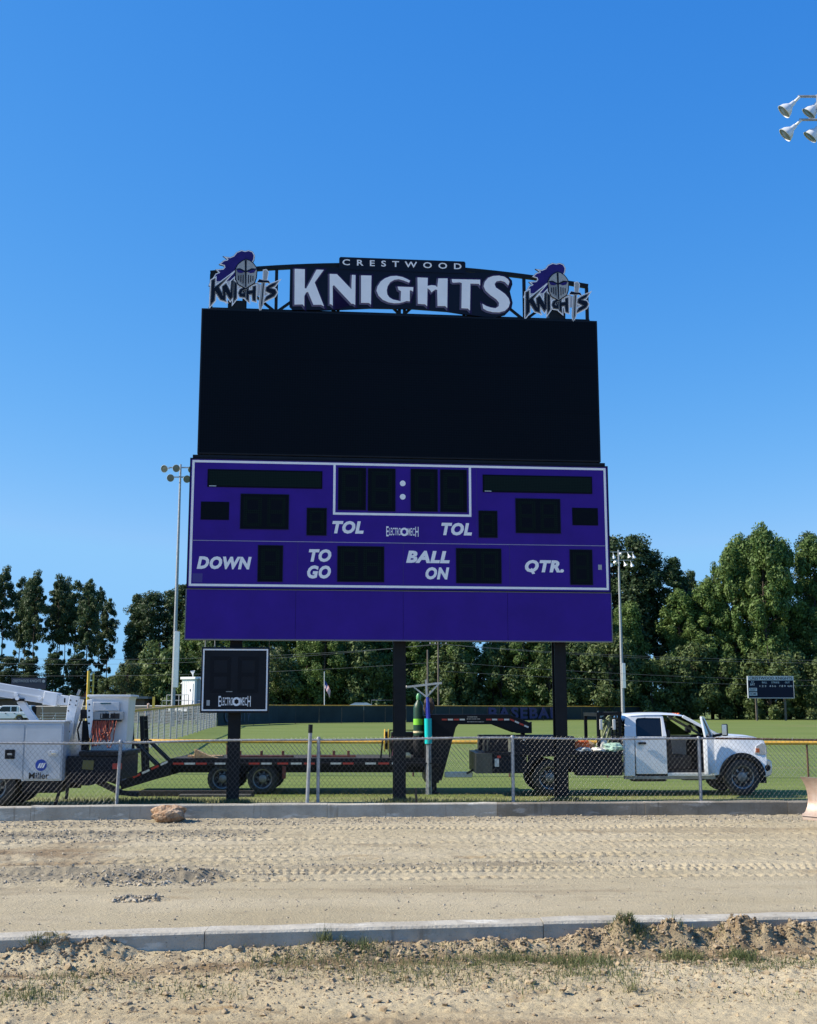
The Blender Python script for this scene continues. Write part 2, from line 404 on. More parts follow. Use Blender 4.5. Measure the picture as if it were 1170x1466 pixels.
SIGN = {'K':[(-2.552,12.31),(-2.321,12.31),(-2.318,11.84),(-2.276,11.832),(-2.037,12.311),(-1.881,12.311),(-2.087,11.998),(-1.862,11.423),(-1.926,11.456),(-2.103,11.45),(-2.233,11.763),(-2.283,11.744),(-2.324,11.654),(-2.321,11.407),(-2.355,11.45),(-2.545,11.439)],
'N':[(-1.726,12.215),(-1.561,12.216),(-1.211,11.851),(-1.201,12.211),(-1.123,12.21),(-1.124,11.479),(-1.166,11.507),(-1.209,11.506),(-1.627,11.952),(-1.661,11.925),(-1.653,11.444),(-1.69,11.478),(-1.719,11.477)],
'I':[(-0.983,12.206),(-0.744,12.211),(-0.753,11.503),(-0.794,11.54),(-0.979,11.537)],
'G':[(0.175,12.122),(0.158,12.077),(0.029,12.126),(-0.091,12.154),(-0.194,12.136),(-0.296,12.07),(-0.356,11.97),(-0.378,11.862),(-0.364,11.756),(-0.313,11.686),(-0.227,11.636),(-0.108,11.613),(-0.04,11.598),(-0.031,11.856),(-0.091,11.89),(-0.111,11.96),(0.255,11.959),(0.248,11.862),(0.2,11.891),(0.171,11.881),(0.171,11.614),(0.097,11.62),(0.029,11.591),(-0.074,11.561),(-0.193,11.552),(-0.33,11.57),(-0.466,11.628),(-0.569,11.731),(-0.615,11.845),(-0.595,11.944),(-0.518,12.071),(-0.416,12.155),(-0.279,12.214),(-0.142,12.227),(-0.005,12.205),(0.098,12.164)],
'H':[(0.364,12.206),(0.602,12.204),(0.596,12.003),(0.699,12.024),(0.785,12.018),(0.836,11.975),(0.863,12.2),(1.079,12.208),(1.066,11.483),(1.023,11.526),(0.842,11.52),(0.836,11.922),(0.784,11.929),(0.724,11.882),(0.698,11.854),(0.664,11.907),(0.595,11.958),(0.585,11.512),(0.542,11.551),(0.371,11.558)],
'T':[(1.187,12.194),(1.867,12.205),(1.862,12.074),(1.836,12.109),(1.628,12.107),(1.612,11.439),(1.57,11.482),(1.415,11.486),(1.429,12.112),(1.377,12.129),(1.221,12.114),(1.195,12.131)],
'S':[(2.576,12.18),(2.549,12.098),(2.472,12.176),(2.368,12.208),(2.263,12.187),(2.213,12.113),(2.243,12.024),(2.347,11.956),(2.467,11.87),(2.553,11.765),(2.582,11.658),(2.549,11.55),(2.461,11.457),(2.322,11.413),(2.166,11.412),(2.027,11.443),(1.941,11.494),(1.922,11.601),(2.011,11.55),(2.115,11.518),(2.236,11.504),(2.315,11.56),(2.325,11.65),(2.257,11.737),(2.119,11.831),(1.999,11.944),(1.957,12.05),(1.984,12.159),(2.072,12.261),(2.195,12.311),(2.334,12.324),(2.456,12.302),(2.543,12.242)],
'back':[(-2.655,12.361),(-2.657,11.396),(-2.58,11.32),(-1.723,11.348),(-0.759,11.424),(-0.311,11.43),(0.251,11.44),(1.074,11.404),(1.456,11.354),(1.939,11.307),(2.217,11.298),(2.46,11.367),(2.618,11.534),(2.645,11.661),(2.582,11.946),(2.646,12.128),(2.637,12.219),(2.544,12.323),(2.388,12.39),(1.638,12.38),(1.518,12.395),(-1.563,12.39)],}
EMB = {'plume':[(-0.383,1.123),(-0.417,1.148),(-0.358,1.141),(-0.259,1.189),(-0.194,1.28),(-0.095,1.329),(-0.011,1.309),(0.072,1.335),(0.148,1.311),(0.189,1.233),(0.177,1.134),(0.145,1.08),(0.016,0.81),(-0.197,0.626),(-0.478,0.545),(-0.66,0.539),(-0.725,0.466),(-0.80,0.475),(-0.792,0.499),(-0.713,0.643),(-0.665,0.732),(-0.567,0.78),(-0.626,0.836),(-0.502,0.853),(-0.453,0.916),(-0.471,0.978),(-0.555,1.001),(-0.49,1.065),(-0.407,1.086)],
'helmet':[(0.01,1.119),(0.094,1.096),(0.179,1.037),(0.248,0.942),(0.274,0.872),(0.262,0.677),(0.222,0.552),(0.025,0.413),(-0.144,0.504),(-0.205,0.625),(-0.219,0.872),(-0.171,0.98),(-0.089,1.062)],
'ridge':[(-0.01,1.101),(0.03,1.102),(0.036,0.44),(0.019,0.439)],
'brow':[(-0.211,0.886),(-0.119,0.902),(0.016,0.836),(0.148,0.912),(0.262,0.903),(0.263,0.875),(0.166,0.865),(0.033,0.796),(0.0,0.795),(-0.135,0.854),(-0.21,0.858)],
'eyel':[(-0.198,0.858),(-0.118,0.854),(-0.014,0.812),(-0.083,0.778),(-0.167,0.789)],
'eyer':[(0.253,0.875),(0.166,0.865),(0.053,0.815),(0.126,0.785),(0.209,0.802)],
'K':[(-0.769,0.579),(-0.696,0.626),(-0.699,0.406),(-0.642,0.46),(-0.414,0.653),(-0.6,0.427),(-0.434,0.09),(-0.551,0.122),(-0.68,0.319),(-0.691,0.099),(-0.779,-0.017)],
'N':[(-0.517,0.438),(-0.435,0.512),(-0.323,0.305),(-0.312,0.569),(-0.271,0.614),(-0.278,0.192),(-0.327,0.12),(-0.439,0.301),(-0.443,0.108),(-0.494,0.176)],
'I':[(-0.245,0.571),(-0.186,0.529),(-0.187,0.169),(-0.251,0.079)],
'G':[(0.025,0.387),(-0.041,0.358),(-0.073,0.295),(-0.039,0.279),(0.009,0.351),(0.029,0.194),(-0.104,0.207),(-0.139,0.293),(-0.108,0.382),(-0.026,0.429)],
'H':[(0.042,0.387),(0.091,0.424),(0.084,0.354),(0.192,0.375),(0.191,0.463),(0.257,0.483),(0.256,0.113),(0.197,0.129),(0.177,0.286),(0.094,0.266),(0.098,0.108),(0.038,0.159)],
'S':[(0.757,0.597),(0.692,0.498),(0.576,0.441),(0.71,0.41),(0.745,0.341),(0.696,0.251),(0.464,0.12),(0.512,0.227),(0.628,0.302),(0.493,0.368),(0.508,0.456),(0.607,0.53)],
'blade':[(0.406,0.567),(0.469,0.57),(0.433,0.032),(0.369,-0.12),(0.349,0.029),(0.383,0.469)],
'guard':[(0.289,0.572),(0.337,0.644),(0.438,0.621),(0.556,0.617),(0.59,0.547),(0.523,0.571),(0.356,0.566)],
'hilt':[(0.434,0.869),(0.492,0.88),(0.535,0.828),(0.505,0.629),(0.43,0.639)],}
# ================================================================== GROUND, TRACK, KERBS
def gz(x, y):
    y = np.asarray(y, float)
    t = np.clip((y - 42) / 60, 0, 1); t = t*t*(3-2*t)
    return 0.55 * t + 0 * np.asarray(x)
FARK = [(-30,17.0),(-20,19.9),(-13,21.55),(-7.55,22.54),(-3.76,23.05),(0,23.4),(3.8,23.66),(7.53,23.86),(14,24.1),(30,24.4)]     # front foot of the far kerb
NEARK = [(-30,3.0),(-16,7.8),(-9,9.72),(-3.55,10.77),(-1.77,11.06),(0,11.33),(2,11.58),(3.89,11.79),(9,12.2),(30,12.9)]   # near-side edge of the near kerb
fk = lambda x: np.interp(x, [p[0] for p in FARK], [p[1] for p in FARK])
nk = lambda x: np.interp(x, [p[0] for p in NEARK], [p[1] for p in NEARK])

def groundmat():
    m = bpy.data.materials.new('mown_grass'); m.use_nodes = True
    n, l = m.node_tree.nodes, m.node_tree.links; b = n['Principled BSDF']; b.inputs['Roughness'].default_value = 0.9
    b.inputs['Specular IOR Level'].default_value = 0.15
    tc = n.new('ShaderNodeTexCoord'); sp = n.new('ShaderNodeSeparateXYZ'); l.new(tc.outputs['Object'], sp.inputs[0])
    def noise(sc, det=4, stretch=None):
        z = n.new('ShaderNodeTexNoise'); z.inputs['Scale'].default_value = sc; z.inputs['Detail'].default_value = det
        if stretch:
            mp = n.new('ShaderNodeMapping'); mp.inputs['Scale'].default_value = stretch; l.new(tc.outputs['Object'], mp.inputs[0]); l.new(mp.outputs[0], z.inputs['Vector'])
        else: l.new(tc.outputs['Object'], z.inputs['Vector'])
        return z.outputs['Fac']
    def mix(f, a, c):
        x = n.new('ShaderNodeMix'); x.data_type = 'RGBA'
        for s, v in ((0, f), (6, a), (7, c)):
            if isinstance(v, tuple): x.inputs[s].default_value = (*v, 1)
            else: l.new(v, x.inputs[s])
        return x.outputs[2]
    def rng_(v, a, c, d=0, e=1):
        x = n.new('ShaderNodeMapRange'); x.inputs[1].default_value = a; x.inputs[2].default_value = c; x.inputs[3].default_value = d; x.inputs[4].default_value = e
        l.new(v, x.inputs[0]); return x.outputs[0]
    def mth(op, a, c):
        x = n.new('ShaderNodeMath'); x.operation = op
        for i, v in enumerate((a, c)):
            if isinstance(v, (int, float)): x.inputs[i].default_value = v
            else: l.new(v, x.inputs[i])
        return x.outputs[0]
    g = mix(rng_(noise(0.35, 5, (0.35, 1, 1)), .35, .65), (0.115, 0.162, 0.036), (0.175, 0.212, 0.058))
    g = mix(rng_(noise(9, 6), .35, .7), g, (0.135, 0.175, 0.045))
    dry = mth('MULTIPLY', rng_(sp.outputs['Y'], 29.5, 26.2), rng_(noise(0.9, 6), .2, .5))
    g = mix(dry, g, (0.36, 0.30, 0.16))
    wv = n.new('ShaderNodeTexWave'); wv.wave_type = 'BANDS'; wv.bands_direction = 'Y'; wv.inputs['Scale'].default_value = 0.22; wv.inputs['Distortion'].default_value = 1.2; wv.inputs['Detail'].default_value = 2; l.new(tc.outputs['Object'], wv.inputs['Vector'])
    g = mix(mth('MULTIPLY', wv.outputs['Fac'], .38), g, (0.085, 0.125, 0.03))
    dp = rng_(noise(0.13, 6, (.5, 1, 1)), .56, .72)
    g = mix(mth('MULTIPLY', dp, .4), g, (0.22, 0.19, 0.085))
    l.new(g, b.inputs['Base Color'])
    bp = n.new('ShaderNodeBump'); bp.inputs['Strength'].default_value = 0.6; bp.inputs['Distance'].default_value = 0.05
    l.new(noise(14, 6), bp.inputs['Height']); l.new(bp.outputs[0], b.inputs['Normal'])
    MATS['mown_grass'] = m; return m
M_GRASS = groundmat()

def sandmat(name, base, light, dark, red, s=1.0, bumpd=0.02, soilc=(.22,.155,.09), gritc=(.25,.215,.155)):
    m = bpy.data.materials.new(name); m.use_nodes = True
    n, l = m.node_tree.nodes, m.node_tree.links; b = n['Principled BSDF']; b.inputs['Roughness'].default_value = 0.95
    b.inputs['Specular IOR Level'].default_value = 0.1
    tc = n.new('ShaderNodeTexCoord')
    def noise(sc, det, st=(1,1,1), ro=.6):
        z = n.new('ShaderNodeTexNoise'); z.inputs['Scale'].default_value = sc; z.inputs['Detail'].default_value = det; z.inputs['Roughness'].default_value = ro
        mp = n.new('ShaderNodeMapping'); mp.inputs['Scale'].default_value = st; l.new(tc.outputs['Object'], mp.inputs[0]); l.new(mp.outputs[0], z.inputs['Vector'])
        return z.outputs['Fac']
    def ramp(v, a, c, x, y):
        mr = n.new('ShaderNodeMapRange'); mr.inputs[1].default_value = a; mr.inputs[2].default_value = c; l.new(v, mr.inputs[0])
        k = n.new('ShaderNodeMix'); k.data_type = 'RGBA'; l.new(mr.outputs[0], k.inputs[0])
        for i, q in ((6, x), (7, y)):
            if isinstance(q, tuple): k.inputs[i].default_value = (*q, 1)
            else: l.new(q, k.inputs[i])
        return k.outputs[2]
    c = ramp(noise(0.7*s, 6, (.35,1,1)), .35, .65, base, light)
    c = ramp(noise(0.55*s, 5, (.22,1.2,1)), .56, .70, c, dark)
    c = ramp(noise(0.9*s, 5, (.5,1,1)), .62, .74, c, red)
    c = ramp(noise(60, 3), .55, .75, c, light)
    c = ramp(noise(38, 3), .60, .78, c, dark)
    for nm, sc in (('soil', soilc), ('grit', gritc)):
        at = n.new('ShaderNodeAttribute'); at.attribute_name = nm
        k = n.new('ShaderNodeMix'); k.data_type = 'RGBA'; l.new(at.outputs['Fac'], k.inputs[0]); l.new(c, k.inputs[6]); k.inputs[7].default_value = (*sc, 1); c = k.outputs[2]
    l.new(c, b.inputs['Base Color'])
    bp = n.new('ShaderNodeBump'); bp.inputs['Strength'].default_value = 1.0; bp.inputs['Distance'].default_value = bumpd
    l.new(noise(28, 10, ro=.75), bp.inputs['Height']); l.new(bp.outputs[0], b.inputs['Normal'])
    MATS[name] = m; return m
M_TRACK = sandmat('graded_track_base', (0.385, 0.325, 0.21), (0.47, 0.405, 0.28), (0.24, 0.19, 0.12), (0.32, 0.235, 0.13), 1.0, .03)
M_VERGE = sandmat('sandy_verge', (0.445, 0.36, 0.218), (0.555, 0.467, 0.305), (0.25, 0.18, 0.105), (0.30, 0.19, 0.09), 1.6, 0.03)
M_CLOD = mat('dirt_clod', (0.20, 0.145, 0.085), 0.95, 0, 0, 4, 0.5, 30, col2=(0.44, 0.345, 0.22))
M_GRAVEL = mat('grey_gravel', (0.19, 0.165, 0.125), 0.9, 0, 0, 5, 0.3, 30, col2=(0.46, 0.40, 0.30))

xs = np.concatenate([np.linspace(-700,-90,20), np.linspace(-80,80,81), np.linspace(90,700,20)])
ys = np.concatenate([np.linspace(-120,16,12), np.linspace(18,45,28), np.linspace(47,130,42), np.linspace(140,900,24)])
def zfield(X, Y):
    z = gz(X, Y) + 0.03*vnoise(X, Y, 6, 3)*np.clip((Y-31)/6,0,1)
    return np.where(Y < fk(X) + 0.12, -0.6, z)
g = sheet('grass_field', xs, ys, zfield, M_GRASS)
tag(g, 'mown green playing field with a dry yellow strip behind the concrete kerb', 'grass field', kind='structure')

# --- track bed between the two kerbs, with tyre and tread ruts
def ztrack(X, Y):
    v = (Y - nk(X)) / (fk(X) - nk(X))            # 0 near kerb .. 1 far kerb
    d = v * 11.9
    z = 0.012*vnoise(X, Y, 0.9, 1) + 0.010*vnoise(X, Y, 0.28, 2) + np.where(d > 3.6, 0.016, .005)*vnoise(X, Y, 0.09, 4) + np.where(d > 3.6, 0.014, .004)*vnoise(X, Y, 0.05, 6)
    wob = 0.12*vnoise(X, Y*0, 3.0, 5)
    bands = [(3.75 + .50*k + .12*math.sin(k*2.3), .23 + .05*math.sin(k*1.7), .016 + .008*abs(math.sin(k*3.1)), .135 + .03*math.sin(k*5.1), .37*k) for k in range(16)]
    for k, (c, w, a, per, ph) in enumerate(bands):
        e = d - c - wob - 0.10*vnoise(X, Y*0+k*7.3, 1.7, 20+k)
        env = np.exp(-(e/w*1.6)**4)
        sg = np.sign(e)
        lug = np.sin(2*pi*(X/per + ph + 0.9*np.abs(e)/w) + 1.2*vnoise(X, Y, .5, 40+k))
        amp = np.clip(0.5 + 2.4*vnoise(X, Y, 2.3, 60+k), 0.05, .95)
        z += env*((.75*a)*amp*np.clip(lug*2.2, -1, 1) - 0.007)
        z += 0.014*np.exp(-((np.abs(e)-w*1.1)/.06)**2)*amp
    # loose windrows on the left
    for (cx, cd, lx, w, hgt) in [(-5.5,9.3,3.4,.28,.06),(-5.2,5.0,2.6,.30,.05),(-3.1,3.95,1.0,.30,.10),(0.6,4.9,3.0,.12,.025),(2.6,8.9,.6,.12,.05),(-2.95,2.5,.35,.10,.04),(-7,6.6,2.2,.5,.06)]:
        z += hgt*np.exp(-((X-cx)/lx)**4 - ((d-cd-.15*vnoise(X,Y*0,1.1,9))/w)**2)*(0.8+0.9*vnoise(X, Y, .16, 8)+.5*vnoise(X,Y,.07,18))
    z += 0.02*np.exp(-((11.9-d)/.35)**2)*(1+vnoise(X, Y, .2, 12))
    return z
xt = np.concatenate([np.linspace(-30,-9.6,30), np.linspace(-9.5,9.5,840), np.linspace(9.6,30,30)])
vt = np.linspace(0, 1, 300)
Xt, Vt = np.meshgrid(xt, vt); Yt = nk(Xt) + 0.10 + Vt*(fk(Xt) + 0.05 - nk(Xt) - 0.10)
Zt = ztrack(Xt, Yt)
it = np.arange(Xt.size).reshape(Xt.shape)
qt = np.stack([it[:-1,:-1], it[:-1,1:], it[1:,1:], it[1:,:-1]], -1).reshape(-1, 4)
o = npmesh('running_track', np.stack([Xt, Yt, Zt], -1).reshape(-1, 3), qt, M_TRACK, True)
dT = (Yt - nk(Xt))/(fk(Xt)-nk(Xt))*11.9
nzT = vnoise(Xt, Yt, .35, 301) + .7*vnoise(Xt, Yt, .12, 302)
def blob(X, D, lst, nz):
    s = np.zeros_like(X)
    for cx, cd, lx, ld, a in lst: s = np.maximum(s, a*np.clip(1.6*(np.exp(-((X-cx)/lx)**4 - ((D-cd)/ld)**2) + .55*nz) - .35, 0, 1))
    return s
def attr(o, nm, v):
    at = o.data.attributes.new(nm, 'FLOAT', 'POINT'); at.data.foreach_set('value', v.ravel().astype(np.float32))
attr(o, 'grit', blob(Xt, dT, [(-5.5,9.3,3.2,.5,.75),(-5.0,4.6,2.6,.55,.75),(-3.1,3.95,.9,.35,.9),(.2,4.9,2.0,.2,.6),(0,11.4,12,.5,.5)], nzT))
attr(o, 'soil', blob(Xt, dT, [(-6.6,6.9,2.4,.8,.85),(-5.2,5.7,1.6,.35,.7),(-2.95,2.5,.22,.06,.5),(-4.9,8.1,.9,.35,.45),(2.7,8.9,.6,.14,.7),(-3.0,4.0,.8,.25,.6)], nzT))
tag(o, 'unsurfaced running track of graded sandy stone base with tread marks', 'running track', kind='structure')

# --- near verge
MOUNDS = [(-3.22,11.0,.20,.15,.66),(-2.85,10.98,.26,.15,.40),(-3.9,10.80,.25,.15,.12),(-1.15,11.02,.35,.12,.06),(-0.55,11.10,.30,.13,.15),(-0.1,11.16,.30,.13,.14),(0.45,11.25,.35,.13,.10),
          (0.85,11.30,.25,.12,.17),(1.40,11.36,.22,.13,.13),(1.65,11.38,.2,.13,.22),(2.0,11.44,.24,.15,.40),(2.38,11.48,.22,.15,.36),(2.72,11.5,.25,.14,.24),(3.1,11.53,.26,.15,.40),(3.45,11.57,.25,.15,.36),(3.75,11.6,.25,.15,.36),(4.02,11.64,.15,.12,.16),(4.9,11.7,.4,.15,.2),(-5.0,10.4,.5,.2,.15)]
def zverge(X, Y):
    z = -0.13 + 0.035*vnoise(X, Y, 1.3, 71) + 0.03*vnoise(X, Y, .42, 72)
    n1 = vnoise(X, Y, .15, 73); n2 = vnoise(X, Y, .06, 74); n3 = vnoise(X, Y, .03, 75)
    z += 0.012*n1 + 0.016*n2 + 0.013*n3
    z += 0.022*np.clip((vnoise(X,Y,.08,76)-.26)/.16, 0, 1)*np.clip(.5+3*vnoise(X,Y,.9,77), 0, 1)
    d = nk(X) - Y
    z += 0.06*np.exp(-(d/.22)**2)
    zm = np.zeros_like(z)
    for mx, my, sx, sy, hh in MOUNDS: zm = np.maximum(zm, .47*hh*np.exp(-(np.abs(X-mx)/sx/1.5)**2.6 - ((Y-my)/sy/1.15)**2))
    return z + zm*(0.95 + 0.7*n1 + .4*n2 + .25*n3)
xv = np.concatenate([np.linspace(-30,-5.6,26), np.linspace(-5.5,5.5,600), np.linspace(5.6,30,26)])
vv = np.concatenate([np.linspace(0, .74, 30)[:-1], np.linspace(.74, 1, 210)])
Xv, Vv = np.meshgrid(xv, vv); Yv = -6 + Vv*(nk(Xv) + 0.03 + 6)
Zv = zverge(Xv, Yv)
iv = np.arange(Xv.size).reshape(Xv.shape)
qv = np.stack([iv[:-1,:-1], iv[:-1,1:], iv[1:,1:], iv[1:,:-1]], -1).reshape(-1, 4)
o = npmesh('dirt_verge', np.stack([Xv, Yv, Zv], -1).reshape(-1, 3), qv, M_VERGE, True)
mV = np.zeros_like(Xv)
for mx, my, sx, sy, hh in MOUNDS: mV = np.maximum(mV, np.clip(hh*5, 0, 1)*np.exp(-((Xv-mx)/sx/1.1)**2 - ((Yv-my)/sy/1.2)**2))
dV = nk(Xv) - Yv; nzV = vnoise(Xv, Yv, .5, 311) + .8*vnoise(Xv, Yv, .17, 312) + .5*vnoise(Xv, Yv, .06, 313)
attr(o, 'soil', np.clip(np.maximum(.95*np.clip(1.5*(np.exp(-((dV-.48)/.26)**2) + .5*nzV) - .45, 0, 1), mV*(.9+.6*nzV)), 0, 1))
attr(o, 'grit', np.clip(2.2*(nzV-.42), 0, .7))
tag(o, 'pale sandy dirt verge heaped against the near side of the kerb', 'dirt verge', kind='structure')

# --- kerbs: cast slabs with open joints
def kerb(name, line, width, ztop, zbot, joints, label, weathered):
    root = empty(name, (0,0,0)); tag(root, label, 'kerb', kind='structure')
    X0, X1 = line[0][0], line[-1][0]
    f = lambda x: float(np.interp(x, [p[0] for p in line], [p[1] for p in line]))
    js = [X0] + joints + [X1]
    for i in range(len(js)-1):
        a, b = js[i] + .0035, js[i+1] - .0035
        n = max(2, int((b-a)/.25)); px = [a + (b-a)*k/n for k in range(n+1)]
        mb = MB(); vs = []; dz = random.uniform(-.006, .006)
        for x in px:
            y = f(x) + 0.012*math.sin(x*1.7+i)
            e = random.uniform(-.006, .006)
            for dy, z in ((0, zbot), (0, ztop-.022+dz), (.02, ztop+dz+e), (width-.02, ztop+dz+e), (width, ztop-.02+dz), (width, zbot)): vs.append((x, y+dy, z))
        fs = []
        for k in range(n):
            for j in range(5): fs.append((k*6+j, (k+1)*6+j, (k+1)*6+j+1, k*6+j+1))
        fs += [tuple(range(6)), tuple(n*6+j for j in reversed(range(6)))]
        mb.add(vs, fs); mb.build('kerb_slab', M_CONCD if i in weathered else M_CONC, root, smooth=True, ang=30)
    return root
kerb('far_track_kerb', FARK, .24, .275, -.5, [-22,-16,-10.4,-7.0,-4.35,-1.55,1.71,4.6,7.42,10.3,14,20], 'low concrete kerb wall between the track and the chain link fence', {7,8,9,10})
kerb('near_track_kerb', NEARK, .29, .10, -.5, [-20,-13,-8,-4.9,-1.82,1.25,4.3,8,14,22], 'pale concrete kerb between the track and the dirt verge', set())

# --- clods and gravel (uncountable)
ico = bmesh.new(); bmesh.ops.create_icosphere(ico, subdivisions=1, radius=1.0)
IV = np.array([v.co[:] for v in ico.verts]); IF = np.array([[v.index for v in f.verts] for f in ico.faces]); ico.free()
def pebbles(name, P, S, m, flat=.65, seed=1):
    r = np.random.default_rng(seed); n = len(P); nv = len(IV)
    ang = r.random(n)*2*pi; c, s = np.cos(ang), np.sin(ang)
    V = IV[None]*(1 + 1.1*(r.random((n, nv, 1)) - .5))*S[:,None,None]*(0.7 + .6*r.random((n, 1, 3)))
    V[:,:,2] *= flat
    x = V[:,:,0]*c[:,None] - V[:,:,1]*s[:,None]; y = V[:,:,0]*s[:,None] + V[:,:,1]*c[:,None]
    V = np.stack([x, y, V[:,:,2]], -1) + P[:,None,:]
    F = IF[None] + (np.arange(n)*nv)[:,None,None]
    return npmesh(name, V.reshape(-1,3), F.reshape(-1,3), m, False)
n = 15000
px = rng.uniform(-5, 5, n); py = nk(px) - np.abs(rng.normal(0, 1, n))*1.2 - .03; py = np.maximum(py, 7.2)
sz = 0.0035 + 0.011*rng.random(n)**3 + .026*(rng.random(n) > .96)*rng.random(n)
o = pebbles('dirt_clods', np.stack([px, py, zverge(px, py) + sz*.25], -1), sz, M_CLOD, seed=2)
tag(o, 'crumbly dirt clods scattered over the sandy verge', 'dirt clods', kind='stuff')
P = []; S = []
for mx, my, sx, sy, hh in MOUNDS:
    k = int(900*hh) + 30
    x = rng.normal(mx, sx*.55, k); y = np.minimum(rng.normal(my, sy*.8, k), nk(x)-.01)
    s = 0.004 + .017*rng.random(k)**3
    P.append(np.stack([x, y, zverge(x, y) + s*.3], -1)); S.append(s)
o = pebbles('mound_clods', np.concatenate(P), np.concatenate(S), mat('dark_clod', (0.15, 0.105, 0.06), .95, 0, 0, 5, .5, 30, col2=(0.40, 0.31, 0.20)), .8, 4)
tag(o, 'broken lumps of soil and stone on the heaps along the near kerb', 'soil lumps', kind='stuff')
P = []; S = []
def track_peb(k, x0, x1, d0, d1, smin, smax):
    x = rng.uniform(x0, x1, k); d = rng.uniform(d0, d1, k); y = nk(x) + d*(fk(x)-nk(x))/11.9
    s = smin + (smax-smin)*rng.random(k)**3
    P.append(np.stack([x, y, ztrack(x, y) + s*.3], -1)); S.append(s)
track_peb(5000, -8.5, 8.5, 10.6, 11.85, .005, .024)
track_peb(2400, -8.5, -2.4, 8.3, 9.9, .005, .024)
track_peb(1100, -6.5, -1.2, 3.8, 5.2, .005, .022)
track_peb(900, -3.9, -2.3, 3.5, 4.4, .005, .026)
track_peb(260, -3.2, -2.7, 2.38, 2.62, .006, .03)
track_peb(800, -1.5, 3.5, 4.6, 5.2, .006, .02)
track_peb(7000, -8, 8, .3, 11, .003, .014)
track_peb(2500, -8, 8, 4, 11, .004, .02)
o = pebbles('track_gravel', np.concatenate(P), np.concatenate(S), M_GRAVEL, .7, 5)
tag(o, 'loose grey gravel strewn along the unsurfaced track', 'gravel', kind='stuff')

# --- weeds and grass blades
def blades(name, P, H, W, lean, m, seed=3):
    r = np.random.default_rng(seed); n = len(P); a = r.random(n)*2*pi; b = r.random(n)*2*pi
    d = np.stack([np.cos(a), np.sin(a), 0*a], -1); e = np.stack([np.cos(b), np.sin(b), 0*b], -1)
    w = (W*(.6+.8*r.random(n)))[:,None]; hh = (H*(.5+r.random(n)))[:,None]; ln = (lean*r.random(n))[:,None]
    mid = P + e*hh*ln*.35 + np.array([0,0,1])*hh*.6; tip = P + e*hh*ln + np.array([0,0,1])*hh*(1-.3*ln)
    V = np.stack([P - d*w, P + d*w, mid + d*w*.7, mid - d*w*.7, tip], 1)
    o4 = (np.arange(n)*5)[:,None]
    F = np.concatenate([o4 + np.array([[0,1,2]]), o4 + np.array([[0,2,3]]), o4 + np.array([[3,2,4]])])
    return npmesh(name, V.reshape(-1,3), F, m, False)
M_WEED = leafmat('weed_green', (0.085, 0.115, 0.04), (0.17, 0.175, 0.075), (0.11, 0.125, 0.045))
M_DRYG = leafmat('dry_grass', (0.30, 0.25, 0.12), (0.20, 0.20, 0.07), (0.32, 0.26, 0.13))
P = []; H = []
for (wx, wy, sx, sy, k, hh) in [(-2.75,10.15,.28,.22,190,.06),(-2.95,9.55,.30,.13,300,.055),(-2.1,9.95,.3,.15,110,.045),(-1.55,9.75,.26,.12,110,.05),(-3.5,9.5,.18,.1,120,.045),(-0.95,10.85,.35,.12,260,.065),(-0.45,11.1,.16,.08,160,.08),
      (-0.2,10.55,.6,.2,420,.055),(0.35,10.65,.55,.2,420,.055),(0.95,10.95,.35,.12,420,.065),(0.1,10.15,.5,.16,210,.05),(1.5,10.8,.25,.12,300,.09),(1.5,10.3,.3,.1,160,.05),(2.05,11.42,.13,.07,420,.065),(2.45,11.05,.14,.08,300,.07),
      (2.95,11.05,.12,.08,240,.09),(1.55,10.4,.25,.15,160,.05),(2.95,10.65,.5,.14,240,.055),(1.75,9.8,.04,.04,24,.16),(3.6,10.9,.5,.12,240,.05),(-1.2,10.4,.5,.15,130,.045),(0.9,9.95,.4,.15,120,.05),(-0.75,11.15,.04,.04,50,.14),(0.6,10.9,1.3,.16,420,.05),(2.6,11.5,.4,.08,120,.07),(-3.2,11.05,.1,.06,100,.1),(1.9,10.0,.6,.3,90,.05),(2.8,9.7,.5,.3,70,.05)]:
    k = int(k*1.6); x = rng.normal(wx, sx*.75, k); y = np.minimum(rng.normal(wy, sy*1.15, k), nk(x)-.01)
    P.append(np.stack([x, y, zverge(x, y) - .005], -1)); H.append(np.full(k, hh))
o = blades('verge_weeds', np.concatenate(P), np.concatenate(H), 0.0028, 1.6, M_WEED, 6)
tag(o, 'sparse green weeds and grass sprouting on the dirt verge', 'weeds', kind='stuff')
n = 15000
x = rng.uniform(-9.5, 9.5, n); y = fk(x) + .26 + 6.5*rng.random(n)**1.7
o = blades('kerbside_grass', np.stack([x, y, 0*x - .01], -1), np.full(n, .05), .006, .8, M_DRYG, 8)
tag(o, 'rough half dry grass growing behind the far kerb', 'grass', kind='stuff')
n = 5000
c = rng.normal(0, 1, (n, 2)); which = rng.integers(0, 6, n)
cx = np.array([-.13, 3.55, -3.8, -6.2, -5.3, 1.1])[which]; cy = np.array([27.1, 27.45, 26.75, 27.3, 27.2, 26.9])[which]; sx = np.array([.25, .2, .2, 1.2, .7, .9])[which]
o = blades('post_foot_grass', np.stack([cx + c[:,0]*sx, cy + c[:,1]*.2, 0*cx - .01], -1), np.full(n, .11), .007, .7, M_WEED, 9)
tag(o, 'taller green grass tufts around the scoreboard post feet', 'grass', kind='stuff')

